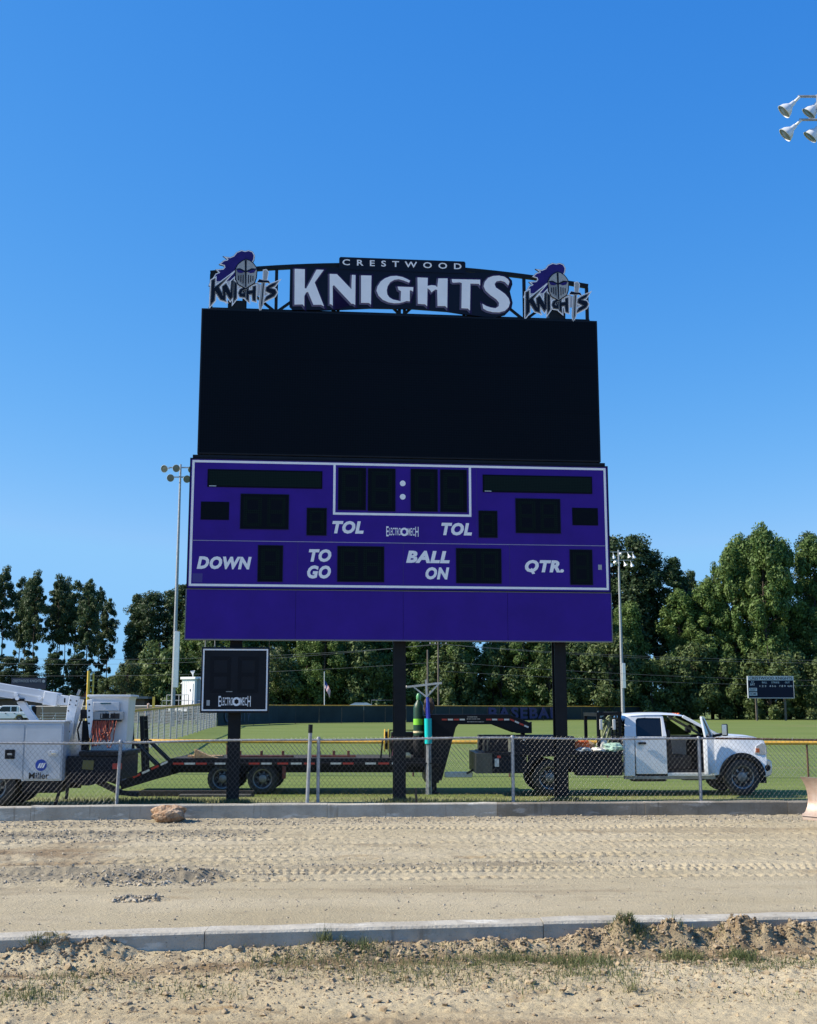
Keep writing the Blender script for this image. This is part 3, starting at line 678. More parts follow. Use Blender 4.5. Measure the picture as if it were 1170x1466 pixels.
# --- the rock lying by the far kerb
mb = MB(); bm = bmesh.new(); bmesh.ops.create_icosphere(bm, subdivisions=4, radius=1.0)
for v in bm.verts:
    p = v.co.copy(); q = np.array([[p.x*1.0]]), np.array([[p.y + p.z*1.7]])
    k = 1 + .35*float(vnoise(q[0]+3, q[1], .8, 91)[0,0]) + .16*float(vnoise(q[0], q[1], .3, 92)[0,0]) + .07*float(vnoise(q[0], q[1]+p.x, .1, 93)[0,0])
    x = p.x*.30*k; z = p.z*.165*k
    z += .05*max(0, p.x)*(1 if p.z > 0 else 0)
    v.co = (x, p.y*.22*k, max(z, -.14))
me = bpy.data.meshes.new('rock'); bm.to_mesh(me); bm.free(); me.materials.append(M_ROCK)
me.polygons.foreach_set('use_smooth', [True]*len(me.polygons)); me.set_sharp_from_angle(angle=R(28))
o = bpy.data.objects.new('rock', me); COL.objects.link(o); o.location = (-4.44, 22.60, .135)
tag(o, 'orange-brown boulder lying on the track against the far kerb', 'rock')

# --- worn bulldozer blade reaching in from the right
bl = empty('dozer_blade', (6.98, 21.6, 0), R(-58), 'worn tan steel dozer blade raised just above the track', 'dozer blade')
prof = [(0.00,.20),(-.075,.27),(-.115,.36),(-.13,.46),(-.125,.58),(-.10,.70),(-.055,.80),(-.005,.87)]
mb = MB(); th = .03
pts = prof + [(p[0]+th, p[1]) for p in reversed(prof)]
vs = []; L = 2.6
for i, xx in enumerate((0, L)):
    for (yy, z) in pts: vs.append((xx, -yy*1.5 + (0.0), z))
k = len(pts)
mb.add(vs, [tuple(range(k)), tuple(range(k, 2*k))] + [(i, (i+1)%k, k+(i+1)%k, k+i) for i in range(k)])
mb.build('moldboard', M_BLADE, bl, smooth=True, ang=50)
MB().box(0, L, -.02, .03, .13, .24).build('cutting_edge', M_BLADE, bl, bevel=.006)
mb = MB(); mb.bar((.5, .2, .40), (.5, 1.7, .45), .12); mb.bar((2.1, .2, .40), (2.1, 1.7, .45), .12); mb.bar((.3,1.76,.45),(2.3,1.76,.45),.12)
mb.build('push_frame', M_YELLOW, bl)
for xx in (.5, 2.1):
    MB().tube([(xx, 1.2, .40), (xx, 1.2, 0.0)], .06).build('stand_foot', M_BLACK, bl)
# ================================================================== THE BIG SCOREBOARD
PSI = R(5.648)
sb = empty('football_scoreboard', (-.147, 27.0, 0), PSI, 'tall purple football scoreboard on three black posts with black video screen above', 'scoreboard')
# posts: H-beams
def hbeam(name, u, y, w, d, z0, z1, parent, m=M_BLACK):
    t = .03; mb = MB()
    mb.box(u-w/2, u+w/2, y-d/2, y-d/2+t, z0, z1); mb.box(u-w/2, u+w/2, y+d/2-t, y+d/2, z0, z1); mb.box(u-.02, u+.02, y-d/2+t, y+d/2-t, z0, z1)
    return mb.build(name, m, parent)
for u in (-3.735, -.02, 3.70):
    hbeam('post', u, .42, .27, .30, -.3, 11.2, sb)
    if u > -1: MB().box(u-.20, u+.20, .22, .62, -.2, .05).build('base_plate', M_BLACK, sb, bevel=.01)
for z in (3.75, 4.6, 5.9, 7.4, 8.5, 9.9, 11.0):
    mb = MB(); mb.box(-4.6, 4.6, .22, .262, z, z+.12); mb.build('back_rail', M_BLACK, sb)
# video screen
vs = MB().box(-4.70, 4.70, -.06, .20, 7.80, 11.27).build('video_screen', M_BLACKP, sb, bevel=.012)
f = MB(); f.box(-4.66, 4.66, -.066, -.0605, 7.84, 11.23); f.build('screen_face', M_VIDEO, vs)
nx, nz = 8, 3
for i in range(1, nx):
    u = -4.66 + 9.32*i/nx; MB().box(u-.0025, u+.0025, -.0685, -.0665, 7.84, 11.23).build('cabinet_seam', M_LEDFACE, vs)
for k in range(1, nz):
    z = 7.84 + 3.39*k/nz; MB().box(-4.66, 4.66, -.0687, -.0666, z-.0025, z+.0025).build('cabinet_seam', M_LEDFACE, vs)
MB().box(-4.80, 4.80, -.05, .20, 7.715, 7.785).build('screen_ledge', M_BLACKP, sb, bevel=.008)
# score panel
sp = MB().box(-4.83, 4.83, -.08, .20, 4.735, 7.685).build('score_panel', [M_PURPLE], sb, bevel=.004)
mb = MB()
Yf = -.0815
for (a, b, c, d) in ((-4.85, 4.85, 7.675, 7.70), (-4.85, 4.85, 4.715, 4.735), (-4.85, -4.829, 4.735, 7.675), (4.829, 4.85, 4.735, 7.675)): mb.box(a, b, -.095, .19, c, d)
mb.build('panel_frame', M_NAVY, sp)
wb = .052
mb = MB()
for (a, b, c, d) in ((-4.80, 4.80, 7.60, 7.60+wb), (-4.80, 4.80, 4.775, 4.775+wb), (-4.80, -4.80+wb, 4.775+wb, 7.60), (4.80-wb, 4.80, 4.775+wb, 7.60)): mb.box(a, b, -.0835, -.0795, c, d)
mb.build('border_line', M_WHITEV, sp)
mb = MB()
for (a, b, c, d) in ((-1.595, -1.595+wb, 6.442, 7.60), (1.548, 1.60, 6.442, 7.60), (-1.595+wb, 1.548, 6.442, 6.442+wb)): mb.box(a, b, -.0835, -.0795, c, d)
mb.build('clock_border', M_WHITEV, sp)
mb = MB(); mb.box(-4.74, 4.74, -.0832, -.0795, 5.800, 5.814); mb.build('panel_seam', mat('seam_silver', (.28,.27,.36), .5, .3), sp)
for u, z0, z1 in ((-3.05+.67,4.83,5.79),(-1.62,5.82,6.43),(1.73,5.82,7.59),(0.02,4.83,5.79),(2.48,4.83,5.79)):
    MB().box(u-.004, u+.004, -.0826, -.0795, z0, z1).build('panel_joint', mat('dark_purple_joint', (.025,.013,.14), .5), sp)
MB().box(-4.72, -4.50, -.0825, -.0795, 4.86, 5.06).build('access_hatch', mat('hatch_purple', (.034,.018,.19), .4), sp)
# digits
def digit_segments(mb, u0, z0, u1, z1, y):
    w = u1-u0; hgt = z1-z0; t = w*.155; mg = w*.10; g = .006
    a, b = u0+mg, u1-mg; c, d = z0+hgt*.06, z1-hgt*.06; mid = (c+d)/2
    def hz(z, sgn):
        if sgn == 0: P = [(a+g, z), (a+t/2, z+t/2), (b-t/2, z+t/2), (b-g, z), (b-t/2, z-t/2), (a+t/2, z-t/2)]
        else: P = [(a+g, z), (b-g, z), (b-t-g, z-sgn*t), (a+t+g, z-sgn*t)]
        mb.prism(P if sgn >= 0 else P[::-1], y-.002, y)
    hz(d, 1); hz(c, -1); hz(mid, 0)
    for zz0, zz1 in ((mid, d), (c, mid)):
        lowmid = zz0 == mid
        A = (zz0 + (t/2 if lowmid else t) + g); B = (zz1 - (t if lowmid else t/2) - g)
        mb.prism([(a, zz0+g), (a+t, A), (a+t, B), (a, zz1-g)], y-.002, y)
        mb.prism([(b, zz0+g), (b, zz1-g), (b-t, B), (b-t, A)], y-.002, y)
def digits(key, n, parent=sp, name='digit_display'):
    u0, z0, u1, z1 = RC[key]; mb = MB()
    mb.k = 0; mb.box(u0, u1, -.090, -.079, z0, z1)
    mb.k = 2
    e = .014
    for (a, b, c, d) in ((u0-e, u1+e, z1, z1+e), (u0-e, u1+e, z0-e, z0), (u0-e, u0, z0, z1), (u1, u1+e, z0, z1)): mb.box(a, b, -.097, -.0796, c, d)
    w = (u1-u0)/n; mb.k = 1
    for i in range(n): digit_segments(mb, u0+w*i+w*.02, z0, u0+w*(i+1)-w*.02, z1, -.0902)
    return mb.build(name, [M_LEDFACE, M_LEDSEG, M_NAVY], parent)
for k in ('c1','c2','c3','c4','tol_l','tol_r','down','qtr'): digits(k, 1)
for k in ('sc_l','sc_r','togo','ball'): digits(k, 2)
for k in ('marq_l','marq_r'):
    u0, z0, u1, z1 = RC[k]; mb = MB(); mb.k = 0; mb.box(u0, u1, -.095, -.079, z0, z1); mb.k = 1; mb.box(u0+.03, u1-.03, -.0965, -.0951, z0+.03, z1-.03)
    mb.build('name_display', [M_LEDFACE, M_LEDGRID], sp)
    MB().box(u0+.04, u0+.20, -.0985, -.0966, z0+.012, z0+.03).build('maker_tag', M_SIGNGR, sp)
for k in ('pos_l','pos_r'):
    u0, z0, u1, z1 = RC[k]; mb = MB(); mb.k = 0; mb.box(u0, u1, -.090, -.079, z0, z1); mb.k = 1
    cu, cz = (u0+u1)/2, (z0+z1)/2
    for i in range(26):
        q = 2*pi*i/26; a = (cu+.19*cos(q), -.0912, cz+.105*sin(q)); b = (cu+.265*cos(q), -.0912, cz+.16*sin(q))
        mb.bar(a, b, .012, .002)
    mb.build('possession_display', [M_LEDFACE, M_LEDSEG], sp)
for k in ('dot1','dot2'):
    u0, z0, u1, z1 = RC[k]
    MB().lathe([(0,0),(.066,0),(.066,.005),(0,.005)], 24, 'y', ((u0+u1)/2, -.0855, (z0+z1)/2)).build('colon_dot', M_WHITEV, sp)
for body, k in (('TOL','T_TOLl'),('TOL','T_TOLr'),('DOWN','T_DOWN'),('TO','T_TO'),('GO','T_GO'),('BALL','T_BALL'),('ON','T_ON'),('OTR.','T_QTR')):
    rc = RC[k]
    if body == 'OTR.': rc = (rc[0], rc[1]+.03, rc[2], rc[3])
    text(body, rc, M_WHITEV, sp, -.0845, shear=.20, bold=.052, space=1.10)
u0, z0, u1, z1 = RC['T_QTR']
plate('lettering', [(u0+.115,z0+.10),(u0+.165,z0+.13),(u0+.235,z0+.0),(u0+.165,z0-.01)], M_WHITEV, sp, -.0855, .004)
def maker_mark(parent, rect, y, m):
    u0, z0, u1, z1 = rect; w = u1-u0; hh = z1-z0
    text('E', (u0, z0, u0+.075*w, z1), m, parent, y, bold=.01, name='maker_lettering')
    text('LECTRO', (u0+.09*w, z0+.10*hh, u0+.455*w, z1-.13*hh), m, parent, y, bold=.004, name='maker_lettering')
    text('MEC', (u0+.665*w, z0+.10*hh, u0+.885*w, z1-.13*hh), m, parent, y, bold=.004, name='maker_lettering')
    text('H', (u0+.90*w, z0, u1, z1), m, parent, y, bold=.01, name='maker_lettering')
    r = hh*.42; cu = u0+.558*w; cz = (z0+z1)/2-.03*hh
    ring = [(cu+r*cos(2*pi*i/24), cz+r*sin(2*pi*i/24)) for i in range(24)]; hexa = [(cu+.55*r*cos(2*pi*i/6+.52), cz+.6*r*sin(2*pi*i/6+.52)) for i in range(6)]
    plate('maker_nut', [ring, hexa], m, parent, y, .004)
maker_mark(sp, RC['T_EM'], -.0845, M_WHITEV)
u0, z0, u1, z1 = RC['stick']
MB().box(u0, u1, -.0835, -.0795, z0, z1).build('small_placard', M_GREYV, sp)
# lower panel in four sheets
us = [-4.84, -2.41, 0.02, 2.42, 4.84]
for i in range(4):
    MB().box(us[i]+.003, us[i+1]-.003, -.075, -.03, 3.60, 4.70).build('lower_panel', M_PURPLE, sb)
mb = MB()
for (a, b, c, d) in ((-4.86, 4.86, 4.7005, 4.7145), (-4.86, 4.86, 3.572, 3.60), (-4.86, -4.842, 3.60, 4.70), (4.842, 4.86, 3.60, 4.70)): mb.box(a, b, -.085, .10, c, d)
mb.build('lower_frame', mat('frame_grey', (.17,.16,.19), .45, .4), sb)
MB().box(-4.8, 4.8, -.029, .0, 3.62, 4.69).build('lower_backing', M_BLACK, sb)
# truss on top
def chord(u): return 12.53 - .0165*u*u - .0012*abs(u)
tr = MB(); U = np.linspace(-4.53, 4.53, 25)
for i in range(24): tr.bar((U[i], .10, chord(U[i])), (U[i+1]+.004, .10, chord(U[i+1])), .10, .08)
for u in (-4.5, -2.98, -1.52, -.06, .06, 1.49, 2.96, 4.5): tr.bar((u, .10, 11.26), (u, .10, chord(u)-.04), .075, .06)
for a, b in ((-2.98, -2.25), (-2.98, -3.7), (2.96, 2.25), (2.96, 3.7), (0, -.45), (0, .45), (-1.52,-2.2), (1.5,2.2)):
    z1 = 11.85 if abs(a) > 1 else 11.72
    tr.bar((a, .12, 11.28), (b, .12, z1), .06, .05)
tr.bar((-4.55, .09, 11.315), (4.55, .09, 11.315), .05, .05)
tr.build('arched_truss', M_BLACK, sb)
for u in (-3.90, 3.74): MB().box(u-.20, u+.20, .0, .3, 11.27, 11.50 if u < 0 else 11.75).build('post_cap', M_BLACK, sb)
MB().box(-4.53, -3.9, .03, .06, 11.95, 12.16).build('gusset_plate', M_BLACK, sb)
# name sign
ns = plate('name_sign', SIGN['back'], M_NAVY, sb, -.02, .06, off=.01)
plate('top_plaque', [(-1.508,12.35),(1.518,12.35),(1.518,12.625),(1.488,12.655),(-1.478,12.655),(-1.508,12.625)], M_NAVY, ns, -.034, .06)
text('C R E S T W O O D'.replace(' ', ''), (-1.43, 12.452, 1.42, 12.600), M_WHITEV, ns, -.040, bold=.014, space=2.05)
for i, k in enumerate('KNIGHTS'):
    P = SIGN[k]
    plate('letter_rim', P, M_RIMP, ns, -.024, .004, off=.045)
    plate('letter_shade', [(u-.022, z-.020) for u, z in P], M_MAUVE, ns, -.030, .005, off=.026)
    plate('letter', P, M_WHITEV, ns, -.042, .010, off=.004)
# emblem signs
def emblem(org):
    root = plate('emblem_sign', EMB['plume'], M_PURPG, sb, -.030, .05, off=.032, org=org)
    y = -.032
    def lay(key, m, y, off=0.0, name='emblem_piece', th=.004): return plate(name, EMB[key], m, root, y, th, off=off, org=org)
    plate('emblem_rim', EMB['plume'], M_WHITEV, root, -.0315, .0015, off=.026, org=org)
    lay('plume', M_PLUME, -.0360, .004, 'plume')
    for i, k in enumerate('KNIGHS'):
        d = i*.0005
        lay(k, M_WHITEV, -.0390-d, .037, 'letter_rim', .0024)
        lay(k, M_NAVY, -.0440-d, .013, 'letter_line', .0024)
        lay(k, M_GREYV, -.0480-d, .004, 'letter_line', .002)
        lay(k, M_NAVY, -.0520-d, -.003, 'letter')
    lay('helmet', M_NAVY, -.0560, .018, 'helmet_rim')
    lay('helmet', M_GREYV, -.0600, -.004, 'helmet')
    plate('helmet_shade', [(-.212,.86),(-.19,.62),(.01,.43),(.03,.80)], mat('shade_grey_vinyl', (.20,.21,.22), .5), root, -.0605, .0004+.0016, org=org)
    lay('ridge', M_NAVY, -.0640, .004, 'helmet_ridge'); lay('brow', M_NAVY, -.0645, -.004, 'helmet_brow')
    lay('eyel', M_PLUME, -.0662, 0, 'eye_slot'); lay('eyer', M_PLUME, -.0662, 0, 'eye_slot')
    for i in range(3):
        for sg in (-1, 1):
            c = .022 + sg*(.062 + .052*i); t = .74 - .01*i; b = .53 + .035*i
            plate('visor_slot', [(c-.011, b), (c+.011, b), (c+.011, t), (c-.011, t)], M_NAVY, root, -.0640, .003, org=org)
    lay('blade', M_WHITEV, -.0575, .02, 'sword_rim', .002); lay('guard', M_WHITEV, -.0570, .012, 'sword_rim', .002); lay('hilt', M_WHITEV, -.0565, .02, 'sword_rim', .002)
    lay('blade', M_GREYV, -.0612, .006, 'sword_blade', .003); lay('guard', M_NAVY, -.0650, .0, 'sword_guard'); lay('hilt', M_GREYV, -.0625, 0, 'sword_hilt')
    plate('sword_groove', [(.425,.55),(.448,.55),(.415,.05),(.385,-.05),(.395,.1)], M_NAVY, root, -.0640, .002, org=org)
    plate('letter_backing', [(-.72,.56),(-.2,.60),(.3,.56),(.42,.5),(.60,.48),(.60,.27),(.30,.24),(-.05,.20),(-.5,.26),(-.70,.22)], mat('pale_backing', (.42,.43,.46), .5), root, -.0378, .002, org=org)
    MB().box(org[0]-.05, org[0]+.05, .02, .09, org[1]-.1, org[1]+.75).build('mounting_bar', M_BLACK, root)
    return root
emblem((-3.716, 11.375)); emblem((3.745, 11.345))

# ------------------------------------------------------------------ play clock on the left post
pc = empty('play_clock', (-.147, 27.0, 0), PSI, 'square black play clock with white border mounted on a scoreboard post', 'play clock')
u0, z0, u1, z1 = -4.48, 1.975, -2.972, 3.425
bx = MB().box(u0, u1, .04, .24, z0, z1).build('cabinet', M_BLACKP, pc, bevel=.01)
mb = MB()
a, b, c, d = u0+.035, u1-.035, z0+.045, z1-.04; w = .032
for q in ((a, b, d-w, d), (a, b, c, c+w), (a, a+w, c+w, d-w), (b-w, b, c+w, d-w)): mb.box(q[0], q[1], .032, .0395, q[2], q[3])
mb.build('border_line', M_WHITEV, pc)
mb = MB(); 
for i in range(2): digit_segments(mb, u0+.14+.61*i, z0+.38, u0+.72+.61*i, z1-.15, .0395)
mb.build('digit_display', mat('dim_segment', (.0042,.0058,.0102), .5, spec=.15), pc)
maker_mark(pc, (u0+.40, z0+.14, u1-.40, z0+.37), .034, M_WHITEV)
MB().box(u0+.14, u0+.21, .034, .0395, z0+.16, z0+.28).build('small_placard', M_GREYV, pc)
MB().box(u0+.56, u0+.70, .034, .0395, z0+.46, z0+.475).build('maker_tag', M_GREYV, pc)
MB().box(-3.86, -3.62, .2405, .2695, z0+.2, z1-.2).build('mounting_bracket', M_BLACK, pc)
MB().tube([(u0+.06,.3,z1-.1),(u0+.06,.3,3.62)], .012).build('conduit', M_GALV, pc); MB().tube([(u0+.28,.3,z1-.1),(u0+.27,.3,3.62)], .014).build('conduit', M_GALV, pc)
MB().box(u0+.0, u0+.4, .2405, .32, z1-.12, z1-.08).build('conduit_clip', M_GALV, pc)

# ================================================================== NEAR CHAIN LINK FENCE
FX = [-13.2, -9.17, -5.584, -1.771, 2.069, 5.815, 9.613, 13.4]; FY = [22.1, 22.95, 23.45, 23.80, 24.05, 24.22, 24.38, 24.5]; FZ = [1.38, 1.40, 1.417, 1.468, 1.488, 1.467, 1.45, 1.45]
cf = empty('chain_link_fence', (0, 0, 0), 0, 'galvanised chain link fence with top rail standing behind the far kerb', 'fence')
for i, x in enumerate(FX):
    ln = -.03 if i == 2 else 0
    p = MB().tube([(x+ln*1.4, FY[i], -.1), (x, FY[i], FZ[i]+.0)], .033, 12).lathe([(.037,0),(.040,.03),(.030,.055),(0,.06)], 12, 'z', (x, FY[i], FZ[i]-.005)).build('post', M_GALVD, cf, smooth=True)
def fpt(x): return Vector((x, float(np.interp(x, FX, FY)), float(np.interp(x, FX, FZ))))
xr = 6.15
seg = lambda a, b: [fpt(x) + Vector((0,-.005,.012*math.sin(x*1.3))) for x in np.linspace(a, b, int((b-a)/.4)+2)]
MB().tube(seg(-13.2, xr), .021, 10).build('top_rail', M_GALVD, cf, smooth=True)
tag(MB().tube(seg(xr, 13.4), .0205, 10).build('top_rail', M_RUSTRAIL, cf, smooth=True), 'rusty brown length of top rail')
# woven wire: two families of slanted wires, each a thin four-sided bar
def wires(x0, x1, zb, step, slope, r, ext):
    V = []; F = []
    for sg in (1, -1):
        s = x0 - 2
        while s < x1 + 2:
            H_ = 1.34 - zb + ext
            n = 6; pts = []
            for k in range(n+1):
                z = zb + H_*k/n; xx = s + sg*(z-zb)/slope
                top = float(np.interp(xx, FX, FZ)); zz = zb + (top + ext - zb)*k/n
                pts.append((xx, float(np.interp(xx, FX, FY)) - .028 + sg*.0025, zz))
            if min(p[0] for p in pts) > x0 and max(p[0] for p in pts) < x1:
                jit = random.uniform(-.004, .004)
                for p, q in zip(pts[:-1], pts[1:]):
                    d = Vector((q[0]-p[0], 0, q[2]-p[2])).normalized(); nn = Vector((-d.z, 0, d.x)); o = len(V)
                    for e in (p, q):
                        e = Vector(e) + Vector((jit,0,0))
                        V += [e+nn*r, e+Vector((0,-r,0)), e-nn*r, e+Vector((0,r,0))]
                    F += [(o+i, o+(i+1)%4, o+4+(i+1)%4, o+4+i) for i in range(4)]
            s += step
    return np.array([tuple(v) for v in V]), np.array(F)
V, F = wires(-11.5, 11.5, .06, .092, 1.12, .0018, .045)
o = npmesh('woven_wire', V, F, M_WIREG, False, cf); tag(o, kind='stuff')
mb = MB()
for x in np.arange(-11.2, 11.4, .61):
    p = fpt(x); mb.tube([(p.x+.026*0, p.y-.005+.027*cos(q), p.z+.027*sin(q)) for q in np.linspace(0, 2*pi, 9)], .0028, 5, cap=False)
mb.build('tie_wires', M_GALV, cf)

# leaning spare post and a stake
lp = empty('leaning_post', (-1.975, 23.62, 0), 0, 'galvanised pipe post leaning beside a fence post with black taped top', 'pipe post')
MB().tube([(0,0,-.1),(.055,0,1.62)], .036, 12).build('pipe', M_GALV, lp, smooth=True)
MB().tube([(.054,0,1.60),(.058,0,1.76)], .043, 12).build('taped_end', M_BLACK, lp, smooth=True)
mb = MB(); mb.prism([(-.03,-.1),(.03,-.1),(-.005,.42),(-.05,.42)], -.02, .02)
o = mb.build('wooden_stake', M_OLDWOOD); o.location = (.18, 25.6, 0); tag(o, 'short dark wooden stake driven in the grass beside the middle scoreboard post', 'stake')
# ================================================================== VEHICLES
def wheel(parent, x, y, z, r, w, dish=.05, far=False, rim=None, hubr=.26):
    """wheel facing -y (or +y when far); tyre and rim"""
    s = -1 if far else 1
    mb = MB()
    rr = .60*r
    prof = [(rr+.012, -w/2-.004), (rr-.012, -w/2+.004), (rr-.03, -w/2+.05), (rr*.80, -w/2+dish), (hubr*r*1.25, -w/2+dish*.9), (hubr*r, -w/2+dish*.5-.02), (hubr*r*.55, -w/2+dish*.5-.03), (0, -w/2+dish*.5-.03)]
    mb.lathe(prof, 28, 'y', cap=False)
    mb.k = 1
    for i in range(8):
        q = 2*pi*i/8 + .2
        mb.lathe([(0,0),(.060*r/.44,0),(.060*r/.44,.004),(0,.004)], 8, 'y', (rr*.80*cos(q)*.92, -w/2+dish-.014, rr*.80*sin(q)*.92))
    for i in range(8):
        q = 2*pi*i/8; mb.k = 0
        mb.lathe([(0,-.016),(.012,-.016),(.014,0)], 6, 'y', (hubr*r*1.1*cos(q), -w/2+dish*.85, hubr*r*1.1*sin(q)))
    o = mb.build('wheel', [rim or M_RIM, M_BLACK], parent, smooth=True)
    o.location = (x, y, z); o.rotation_euler = (0, 0, pi if far else 0)
    t = MB(); n = 44
    tp = [(rr, -w/2+.02), (rr+.012, -w/2), (r*.80, -w/2-.012), (r*.93, -w/2+.012), (r*.985, -w*.40), (r, -w*.30), (r, w*.30), (r*.985, w*.40), (r*.93, w/2), (rr, w/2)]
    vs = []
    for k in range(n):
        q = 2*pi*k/n
        for j, (rad, yy) in enumerate(tp):
            rad2 = rad - (.012 if (k % 2 and 4 <= j <= 7) else 0)
            vs.append((rad2*cos(q), yy, rad2*sin(q)))
    m = len(tp); fs = []
    for k in range(n):
        for j in range(m-1): fs.append((k*m+j, ((k+1)%n)*m+j, ((k+1)%n)*m+j+1, k*m+j+1))
        fs.append((k*m+m-1, ((k+1)%n)*m+m-1, ((k+1)%n)*m, k*m))
    t.add(vs, fs); t.build('tyre', M_RUBBER, o, smooth=True, ang=40)
    return o
def arch(cx, cz, r, a0, a1, n=14):
    return [(cx + r*cos(R(a0+(a1-a0)*i/n)), cz + r*sin(R(a0+(a1-a0)*i/n))) for i in range(n+1)]
def skin(pts, yf, th=.05, W=None):
    """panel whose outer face follows y=yf(z); W mirrors it to the other flank"""
    mb = MB(); n = len(pts)
    a = [(x, yf(z), z) for x, z in pts]; b = [(x, yf(z)+th, z) for x, z in pts]
    if W is not None: a = [(x, W-y, z) for x, y, z in a]; b = [(x, W-y, z) for x, y, z in b]
    mb.add(a + b, [tuple(range(n)), tuple(reversed(range(n, 2*n)))] + [(i, n+i, n+(i+1)%n, (i+1)%n) for i in range(n)])
    return mb
def loft(secs, close=True):
    mb = MB(); n = len(secs[0]); vs = [p for s in secs for p in s]; fs = []
    for i in range(len(secs)-1):
        for j in range(n-1): fs.append((i*n+j, (i+1)*n+j, (i+1)*n+j+1, i*n+j+1))
    mb.add(vs, fs); return mb

# ------------------------------------------------------------------ crew cab flatbed pickup
pk = empty('flatbed_pickup', (5.22, 29.32, 0), R(1.2), 'white crew cab flatbed truck with driver door open behind the fence', 'truck')
W = 2.0
def yf(z): return 0.0 if z < 1.25 else 0.03*(z-1.25)/.2 if z < 1.45 else .03 + .17*(z-1.45)/.55
rear_door = [(.30,.60),(1.08,.56),(1.08,1.45),(.30,1.45)]
for m_ in (None, W):
    nm = 'cab_side'
    skin([(.0,.48),(.27,.48),(.285,1.45),(.03,1.45)], yf, .06, m_).build('cab_corner', M_PAINT, pk, bevel=.012)
    d_ = skin([(.30,.53),(1.085,.53),(1.085,1.45),(.30,1.45)], yf, .06, m_).build('rear_door', M_PAINT, pk, bevel=.012)
    hy = -.03 if m_ is None else W+.0
    MB().box(.36, .56, hy, hy+.035, 1.26, 1.315).build('door_handle', M_BLACK, d_, bevel=.008)
    # window surround: corner pillar, header, middle pillar
    skin([(.03,1.452),(.33,1.452),(.33,1.55),(.355,1.86),(.40,1.905),(.60,1.915),(.60,1.99),(.16,1.97),(.08,1.90)], yf, .05, m_).build('corner_pillar', M_PAINT, pk, bevel=.006)
    skin([(.602,1.915),(.98,1.91),(.98,1.985),(.602,1.992)], yf, .05, m_).build('door_header', M_PAINT, pk)
    skin([(.985,1.452),(1.10,1.452),(1.06,1.92),(1.05,1.965),(.982,1.985),(.982,1.905),(.995,1.86)], yf, .05, m_).build('middle_pillar', M_PAINT, pk, bevel=.006)
    skin([(.335,1.455),(.99,1.455),(.985,1.86),(.96,1.905),(.42,1.903),(.36,1.86)], lambda z: yf(z)+.02, .01, m_).build('window', M_GLASS, pk)
    skin([(1.09,.48),(2.22,.48),(2.22,.58),(1.97,.56),(1.12,.56),(1.09,.56)], lambda z: .01, .25, m_).build('sill', M_PAINT, pk, bevel=.01)
    skin([(.0,.40),(2.3,.40),(2.3,.478),(.0,.478)], lambda z: .04, .10, m_).build('running_board', mat('sill_grime', (.30,.29,.27), .7, 0, .3, 4), pk, bevel=.01)
    # front fender with wheel arch
    skin([(2.235,.49)] + arch(2.96,.47,.565,176,4) + [(3.56,.52),(3.60,.86),(3.58,1.10),(3.575,1.33),(3.47,1.405),(2.9,1.455),(2.42,1.475),(2.235,1.45)], lambda z: -.02 if z < 1.2 else -.02+.12*(z-1.2)/.28, .06, m_).build('front_fender', M_PAINT, pk, bevel=.014)
    fl = MB(); a = arch(2.96,.47,.585,178,2,20); b = arch(2.96,.47,.475,178,2,20)
    for i in range(20):
        q = [a[i], a[i+1], b[i+1], b[i]]
        y0, y1 = (-.05, .02) if m_ is None else (W-.02, W+.05)
        fl.prism(q, y0, y1)
    fl.build('wheel_flare', M_BLACK, pk)
    # A pillar
    yy = (lambda y: y) if m_ is None else (lambda y: W-y)
    MB().bar((1.56, yy(.215), 1.955), (2.44, yy(.12), 1.475), .075, .07).build('windscreen_pillar', M_PAINT, pk, bevel=.01)
# far front door closed
skin([(1.095,.53),(2.23,.53),(2.23,1.45),(1.095,1.45)], yf, .06, W).build('front_door', M_PAINT, pk, bevel=.012)
skin([(1.12,1.455),(2.2,1.455),(1.55,1.89),(1.12,1.90)], lambda z: yf(z)+.02, .01, W).build('window', mat('clear_glass', (.02,.03,.03), .05, 0, trans=.85), pk)
# roof, hood
secs = []
for x, z, hw in ((.03,1.86,.80),(.10,1.955,.815),(.25,1.995,.82),(.6,2.02,.82),(1.1,2.022,.82),(1.4,2.005,.81),(1.56,1.98,.80),(1.66,1.93,.78)):
    row = []
    for k in range(13):
        t = -1 + 2*k/12; row.append((x, 1.0 + t*hw, z + .035*(1-t*t) - (.03 if abs(t) > .95 else 0)))
    secs.append(row)
loft(secs).build('roof', M_PAINT, pk, smooth=True, ang=60)
for k in range(5): MB().lathe([(.035,0),(.03,.025),(0,.03)], 8, 'z', (1.52, .45+.275*k, 2.008)).build('cab_light', M_ORANGE if k != 9 else M_RED, pk)
secs = []
for x, z, hw in ((2.36,1.49,.88),(2.55,1.50,.89),(2.9,1.485,.89),(3.2,1.465,.88),(3.43,1.425,.86),(3.55,1.36,.84),(3.61,1.17,.83)):
    row = []
    for k in range(13):
        t = -1 + 2*k/12; row.append((x, 1.0 + t*hw, z + .045*(1-t**4) - .02))
    secs.append(row)
loft(secs).build('bonnet', M_PAINT, pk, smooth=True, ang=60)
# windscreen and back glass
mb = MB(); mb.add([(1.62,.24,1.93),(1.62,1.76,1.93),(2.43,1.86,1.49),(2.43,.14,1.49),(1.60,.24,1.925),(1.60,1.76,1.925),(2.41,1.86,1.485),(2.41,.14,1.485)], [(0,1,2,3),(7,6,5,4),(0,3,7,4),(1,5,6,2),(0,4,5,1),(3,2,6,7)])
mb.build('windscreen', MATS['clear_glass'], pk)
MB().box(-.005, .02, .05, 1.95, .5, 1.46).build('cab_back', M_PAINT, pk)
MB().box(.055, .075, .3, 1.7, 1.48, 1.88).build('rear_window', M_GLASS, pk)
